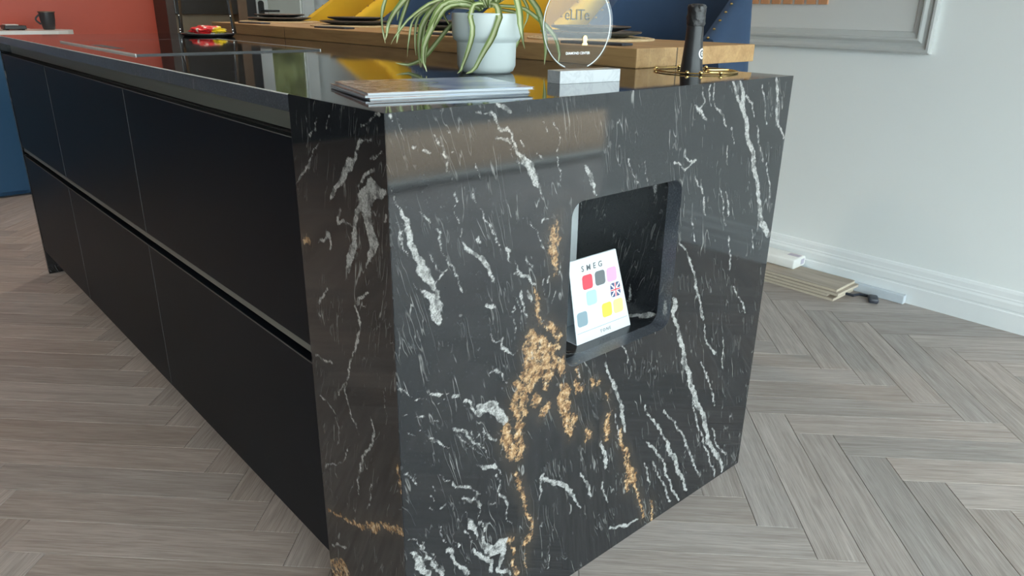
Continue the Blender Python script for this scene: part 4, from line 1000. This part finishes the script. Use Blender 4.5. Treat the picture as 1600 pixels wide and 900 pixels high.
for i in range(n_):
    for j in range(len(prof) - 1): fs.append((i * 10 + j, ((i + 1) % n_) * 10 + j, ((i + 1) % n_) * 10 + j + 1, i * 10 + j + 1))
part('crumpled_cap', cp.add(vs, fs), 'foil_crumpled', bt, smooth=True)
# round white seal on the side of the neck, turned to the right of the viewer
th = math.atan2(CR[1], CR[0]) - math.radians(38); ox, oy = math.cos(th), math.sin(th); tx, ty = -oy, ox
def seal(r0, r1, lift, mat, nm):
    vs, fs = [], []; k = 24
    for i in range(k):
        a = 2 * math.pi * i / k
        for rr in (r0, r1):
            s_, h_ = rr * math.cos(a), z0 + 0.037 + rr * math.sin(a); R_ = 0.0206 - 0.0008 * (h_ - z0 - 0.03) / 0.012 + lift; g_ = s_ / R_
            vs.append((R_ * (ox * math.cos(g_) + tx * math.sin(g_)), R_ * (oy * math.cos(g_) + ty * math.sin(g_)), h_))
    for i in range(k): j = (i + 1) % k; fs.append((2 * i, 2 * i + 1, 2 * j + 1, 2 * j))
    part(nm, MB().add(vs, fs), mat, bt)
seal(0.0072, 0.0108, 0.0006, 'ink_white', 'round_seal'); seal(0.0018, 0.0045, 0.0006, 'ink_white', 'round_seal')
rg = thing('brass_ring', 'thin brass wire ring with small beads lying around the bottle neck', 'ring', (0.877, 0.172, ISL_H))
part('wire', MB().tube([(0.086 * math.cos(a), 0.086 * math.sin(a), 0.0024) for a in [2 * math.pi * i / 64 for i in range(64)]], 0.0017, 8, True), 'brass', rg, smooth=True)
for dg in (222, 204, 250, 20, 60, 110):
    a = math.radians(dg); part('bead', MB().ball((0.086 * math.cos(a), 0.086 * math.sin(a), 0.0040), 0.0040, 12, 8), 'brass', rg, smooth=True)
part('cross_wire', MB().tube([(0.086 * math.cos(a), 0.086 * math.sin(a), 0.0024) if k in (0, 3) else (0.034 * math.cos(a), 0.034 * math.sin(a), 0.0024) for k, a in enumerate([math.radians(q) for q in (300, 290, 350, 340)])], 0.0016, 6), 'brass', rg, smooth=True)
part('bottle_well', MB().lathe([(0.001, 0.612), (0.060, 0.612), (0.060, 0.893), (0.057, 0.893), (0.057, 0.620), (0.001, 0.620)], 40, (BX, BY, 0)), 'steel', wt, smooth=True)

# ------------------------------------------------------------------ magazines
MA = math.atan2(-0.067, 0.249)
ML = ['lowest glossy magazine of the stack by the worktop corner', 'middle magazine of the stack by the worktop corner', 'top magazine with orange and blue cover by the worktop corner']
zz = ISL_H
for i, (dx, dy, da, h_, w_, d_) in enumerate(((0.004, 0.0, 0.05, 0.0026, 0.255, 0.182), (0.0, 0.006, 0.02, 0.0034, 0.258, 0.180), (0.002, 0.002, 0.0, 0.0036, 0.258, 0.183))):
    mg = thing('magazine', ML[i], 'magazine', (0.051 + dx, 0.123 + dy, zz), MA + da, 'magazines on the worktop')
    part('pages', MB().box(0.001, w_ - 0.002, 0.001, d_ - 0.001, 0.0004, h_ - 0.0005), 'paper_white', mg)
    part('cover', MB().box(0, w_, 0, d_, h_ - 0.0005, h_), 'magazine_cover', mg)
    part('back_cover', MB().box(0, w_, 0, d_, 0, 0.0004), 'paper_white', mg)
    zz += h_

# ------------------------------------------------------------------ swatch card in the niche
cdz = NZ0 + 0.0005
tc = thing('swatch_card', 'white tent card of colour swatches standing in the stone niche', 'display card', (0.42, 0.052, cdz))
lean = math.atan2(0.031, 0.152); CW, CH = 0.151, 0.1555; CT = 0.128
lf = obj('front_leaf', MB().add([(0, 0, 0), (CW, 0, 0), (CT, 0, CH), (0, 0, CH), (0, 0.0012, 0), (CW, 0.0012, 0), (CT, 0.0012, CH), (0, 0.0012, CH)], [(0, 1, 2, 3), (4, 7, 6, 5), (0, 4, 5, 1), (1, 5, 6, 2), (2, 6, 7, 3), (3, 7, 4, 0)]).mesh('front_leaf'), 'card_white', tc, (0, 0, 0), (-lean, 0, 0))
ty_, tz_ = math.sin(lean) * CH, math.cos(lean) * CH
part('back_leaf', MB().add([(0, ty_ * 2 + 0.01, 0), (CW, ty_ * 2 + 0.01, 0), (CT, ty_ + 0.002, tz_), (0, ty_ + 0.002, tz_), (0, ty_ * 2 + 0.0112, 0), (CW, ty_ * 2 + 0.0112, 0), (CT, ty_ + 0.0032, tz_), (0, ty_ + 0.0032, tz_)], [(0, 1, 2, 3), (4, 7, 6, 5), (0, 4, 5, 1), (1, 5, 6, 2), (2, 6, 7, 3), (3, 7, 4, 0)]), 'card_white', tc)
part('foot_flap', MB().box(0, CW, 0.0015, ty_ * 2 + 0.0095, 0.0, 0.001), 'card_white', tc)
def uvp(u, v): return (u * (CT + (CW - CT) * v), CH * (1 - v))
for nm, rgb in (('swatch_red', (0.62, 0.045, 0.075)), ('swatch_grey', (0.11, 0.125, 0.135)), ('swatch_pink', (0.78, 0.36, 0.66)), ('swatch_pale_blue', (0.62, 0.82, 0.86)), ('swatch_aqua', (0.36, 0.76, 0.74)), ('swatch_ice', (0.84, 0.90, 0.93)),
                ('swatch_slate', (0.20, 0.29, 0.34)), ('swatch_white', (0.97, 0.97, 0.97)), ('swatch_yellow', (0.92, 0.68, 0.06)), ('swatch_orange', (0.95, 0.60, 0.24)), ('flag_blue', (0.03, 0.05, 0.15)), ('flag_red', (0.66, 0.04, 0.08))): simple(nm, rgb, 0.4, var=0.02)
SW = [('swatch_red', .325, .29), ('swatch_grey', .58, .288), ('swatch_pink', .82, .29), ('swatch_pale_blue', .115, .50), ('swatch_aqua', .363, .49), ('swatch_ice', .60, .49), ('swatch_slate', .145, .71), ('swatch_white', .377, .71), ('swatch_yellow', .615, .70), ('swatch_orange', .838, .70)]
sh_ = 0.0135
for mt, u, v in SW:
    x, z = uvp(u, v); part('swatch', MB().prism(rrect(x - 0.0135, x + 0.0135, z - sh_, z + sh_, 0.006, 5), 'y', -0.0004, 0.0), mt, lf)
fx_, fz_ = uvp(.84, .49); s_ = 0.0135
fl = part('flag_swatch', MB().prism(rrect(fx_ - s_, fx_ + s_, fz_ - s_, fz_ + s_, 0.006, 5), 'y', -0.0004, 0.0), 'flag_blue', lf)
def strip(w, ang, ln, y):
    ca, sa = math.cos(ang), math.sin(ang); return MB().prism([(fx_ + a * ln * ca - b * w * sa, fz_ + a * ln * sa + b * w * ca) for a, b in ((-1, -1), (1, -1), (1, 1), (-1, 1))], 'y', y, -0.0004)
fw = MB()
for a, l in ((math.pi / 4, s_ * 1.15), (-math.pi / 4, s_ * 1.15), (0, s_), (math.pi / 2, s_)):
    q = strip(0.0022 if a in (0, math.pi / 2) else 0.0014, a, l, -0.0006); fw.add(q.v, q.f)
part('flag_stripes', fw, 'ink_white', lf)
fw = MB()
for a in (0, math.pi / 2): q = strip(0.0012, a, s_, -0.0008); fw.add(q.v, q.f)
part('flag_cross', fw, 'flag_red', lf)
x, z = uvp(.45, .125); lettering('lettering', 'S M E G', 0.0150, 'ink_grey', lf, (x, -0.0004, z), (math.pi / 2, 0, 0), 0.0002, spacing=1.15, bold=0.0002)
x, z = uvp(.53, .935); lettering('lettering', 'T O N E', 0.0085, 'ink_grey', lf, (x, -0.0004, z), (math.pi / 2, 0, 0), 0.0002)
x0_, z_ = uvp(0.03, .87); x1_, _ = uvp(0.97, .87); part('rule_line', MB().box(x0_, x1_, -0.0003, 0, z_ - 0.0004, z_ + 0.0004), 'swatch_slate', lf)

# ------------------------------------------------------------------ basket with snack packet
bk = thing('handled_tray', 'black shallow tray with a tall angular handle on the worktop', 'tray', (0.632, 2.225, ISL_H), math.atan2(CR[1], CR[0]))
part('tray', MB().lathe([(0.001, 0.0), (0.085, 0.0), (0.094, 0.006), (0.096, 0.011), (0.093, 0.011), (0.083, 0.004), (0.001, 0.004)], 48), 'black_plastic', bk, smooth=True)
part('tray_rim', MB().tube([(0.0955 * math.cos(a), 0.0955 * math.sin(a), 0.0115) for a in [2 * math.pi * i / 48 for i in range(48)]], 0.0012, 6, True), 'steel', bk, smooth=True)
def hband(o, z, w):
    return (o, z, w)
for s in (-1, 1):
    xb, xt = s * 0.098, s * (0.086 if s < 0 else 0.078)
    part('handle_strap', MB().prism([(xb, 0.012), (xb + s * 0.006, 0.012), (xt + s * 0.006, 0.30), (xt, 0.30)], 'y', -0.012, 0.012), 'black_plastic', bk, 0.001)
    part('strap_edge', MB().prism([(xb - s * 0.0006, 0.012), (xb + s * 0.0004, 0.012), (xt + s * 0.0004, 0.30), (xt - s * 0.0006, 0.30)], 'y', -0.0135, -0.0122), 'steel', bk)
    for z in (0.016, 0.026, 0.075): part('rivet', MB().ball((xb + (xt - xb) * z / 0.3 + s * 0.003, -0.0125, z), 0.003, 8, 5), 'steel', bk)
part('handle_bar', MB().prism([(-0.092, 0.30), (0.084, 0.30), (0.084, 0.312), (-0.092, 0.312)], 'y', -0.012, 0.012), 'black_plastic', bk, 0.002)
bm = bmesh.new(); bmesh.ops.create_icosphere(bm, subdivisions=4, radius=1.0)
from mathutils import noise as mnoise
for v in bm.verts:
    d_ = 1 + 0.30 * (mnoise.noise(v.co * 2.6) + 0.5 * mnoise.noise(v.co * 6.0)); v.co = Vector((v.co.x * 0.066 * d_, v.co.y * 0.038 * d_, v.co.z * 0.0165 * d_))
zm = min(v.co.z for v in bm.verts)
for v in bm.verts: v.co.z -= zm
me = bpy.data.meshes.new('snack_packet'); bm.to_mesh(me); bm.free()
tag(obj('snack_packet', me, 'snack_foil', None, (0.630, 2.222, ISL_H + 0.0043), (0, 0, math.atan2(CR[1], CR[0]))), 'crumpled red and yellow snack packet lying in the black tray', 'packet')

# ------------------------------------------------------------------ back of the room
bc = thing('blue_base_unit', 'blue lacquered base unit with white rounded worktop against the red wall', 'cabinet', (-0.9, 4.13, 0))
part('carcass', MB().box(0, 1.40, 0.02, 0.615, 0.08, 0.862), 'blue_lacquer', bc)
part('plinth', MB().box(0, 1.40, 0.06, 0.615, 0, 0.08), 'blue_lacquer', bc)
for k in range(2): part('door', MB().box(0.7 * k + 0.002, 0.7 * k + 0.698, 0, 0.019, 0.03, 0.860), 'blue_lacquer', bc, 0.001)
part('worktop', MB().prism([(0, -0.02), (1.35, -0.02)] + [(1.35 + 0.175 * math.sin(math.pi * i / 8), 0.155 - 0.175 * math.cos(math.pi * i / 8)) for i in range(1, 8)] + [(1.35, 0.33), (1.35, 0.615), (0, 0.615)], 'z', 0.862, 0.884), 'white_upvc', bc)
cu_ = thing('black_mug', 'black mug with a side handle on the white worktop', 'mug', (0.51, 4.30, 0.884))
part('body', MB().lathe([(0.001, 0), (0.026, 0), (0.030, 0.004), (0.038, 0.05), (0.040, 0.092), (0.037, 0.092), (0.034, 0.05), (0.026, 0.008), (0.001, 0.008)], 32), 'black_ceramic', cu_, smooth=True)
part('handle', MB().tube([(-0.036 - 0.022 * math.sin(math.pi * i / 8), 0, 0.08 - 0.05 * i / 8) for i in range(9)], 0.005, 8), 'black_ceramic', cu_, smooth=True)
part('lid', MB().lathe([(0.001, 0.0925), (0.044, 0.0925), (0.044, 0.0975), (0.001, 0.099)], 32), 'bronze_rim', cu_, smooth=True)
cl = thing('coffee_scale', 'small flat black scale with a pale tray beside the black mug', 'scale', (0.335, 4.30, 0.884))
part('body', MB().box(-0.05, 0.055, -0.06, 0.06, 0.004, 0.024), 'black_plastic', cl, 0.003)
part('tray', MB().box(-0.042, 0.02, -0.05, 0.05, 0.0241, 0.030), 'white_upvc', cl, 0.002)
for sx in (-0.035, 0.04):
    for sy in (-0.045, 0.045): part('foot', MB().lathe([(0.001, 0), (0.008, 0), (0.008, 0.0041), (0.001, 0.0041)], 12, (sx, sy, 0)), 'black_plastic', cl)
tu = thing('tall_oven_unit', 'tall dark brown kitchen unit with oven above an open shelf', 'cabinet', (1.235, 4.5, 0))
TD = 0.245
part('side_panel', MB().box(0, 0.05, 0, TD, 0, 2.3), 'brown_veneer', tu, 0.001)
part('side_panel', MB().box(0.47, 0.535, 0, TD, 0, 2.3), 'brown_oak', tu, 0.001)
part('side_panel', MB().box(0.537, 0.61, 0.02, TD, 0, 2.3), 'carcass_dark', tu, 0.001)  # dark strip painted in for the shadow between unit and wall
part('lower_door', MB().box(0.052, 0.468, 0.0, 0.02, 0.1, 0.78), 'brown_veneer', tu, 0.001)
part('shelf', MB().box(0.051, 0.469, 0.0, TD, 0.785, 0.81), 'beige_veneer', tu)
part('shelf_back', MB().box(0.051, 0.469, 0.12, 0.13, 0.811, 0.966), 'beige_veneer', tu)
ov = part('oven_front', MB().box(0.052, 0.468, 0.0, 0.03, 0.968, 1.56), 'oven_glass', tu, 0.003)
part('oven_handle', MB().tube([(0.10, -0.03, 1.47), (0.42, -0.03, 1.47)], 0.008), 'steel', ov, smooth=True)
part('upper_door', MB().box(0.052, 0.468, 0.0, 0.02, 1.565, 2.3), 'brown_veneer', tu, 0.001)
part('back_board', MB().box(0.051, 0.469, TD - 0.02, TD, 0.1, 2.3), 'brown_veneer', tu)

# ------------------------------------------------------------------ boards and packs on the floor by the wall
BL_ = ['bottom loose wood effect plank of the stack by the skirting', 'second loose wood effect plank of the stack by the skirting', 'third loose wood effect plank of the stack by the skirting', 'top loose wood effect plank under the wrapped pack']
for i, (x0, x1, y0, rz) in enumerate(((2.200, 2.372, 0.364, 0.0), (2.206, 2.376, 0.392, 0.015), (2.204, 2.374, 0.350, -0.01), (2.214, 2.372, 0.362, 0.012))):
    b = thing('loose_plank', BL_[i], 'plank', (x0, y0, 0.0115 * i), rz, 'spare planks stacked by the wall')
    part('decor_face', MB().box(0, x1 - x0, 0, 0.95, 0.0085, 0.0112), 'sample_board', b, 0.0004)
    part('core', MB().box(0, x1 - x0, 0, 0.95, 0, 0.0085), 'board_core', b, 0.0004)
pk = thing('wrapped_pack', 'white plastic wrapped pack lying on the stacked planks', 'pack', (2.295, 0.585, 0.0461), 0.02)
part('wrap', MB().box(0, 0.098, 0, 0.42, 0, 0.042), 'plastic_wrap', pk, 0.009, True, 3)
part('label', MB().box(0.055, 0.082, -0.0006, 0.0, 0.012, 0.034), 'label_lilac', pk); part('label', MB().box(0.05, 0.08, 0.01, 0.06, 0.042, 0.0425), 'label_lilac', pk)
cs = thing('clear_strip_bundle', 'clear plastic wrapped strips lying against the skirting', 'strips', (2.378, 0.175, 0))
part('wrap', MB().box(0, 0.022, 0, 0.92, 0, 0.034), 'pale_plastic', cs, 0.002)
part('strip', MB().box(0.003, 0.010, 0.006, 0.9, 0.001, 0.024), 'pale_plastic', cs); part('strip', MB().box(0.012, 0.019, 0.004, 0.9, 0.001, 0.030), 'pale_plastic', cs)
part('end_label', MB().box(0.002, 0.020, -0.001, 0.0, 0.002, 0.016), 'paper_white', cs)
cb_ = thing('black_clip', 'small black plastic clip on the floor near the stacked planks', 'clip', (2.318, 0.262, 0), 0.5)
cb_.scale = (1.5, 1.5, 1.5)
part('body', MB().box(-0.018, 0.020, -0.012, 0.012, 0, 0.014), 'cable_black', cb_, 0.005, True)
part('lead', MB().tube([(0.018, 0.0, 0.006), (0.03, 0.01, 0.004), (0.034, 0.03, 0.004), (0.02, 0.045, 0.004), (0.03, 0.07, 0.004)], 0.0035, 8), 'cable_black', cb_, smooth=True)
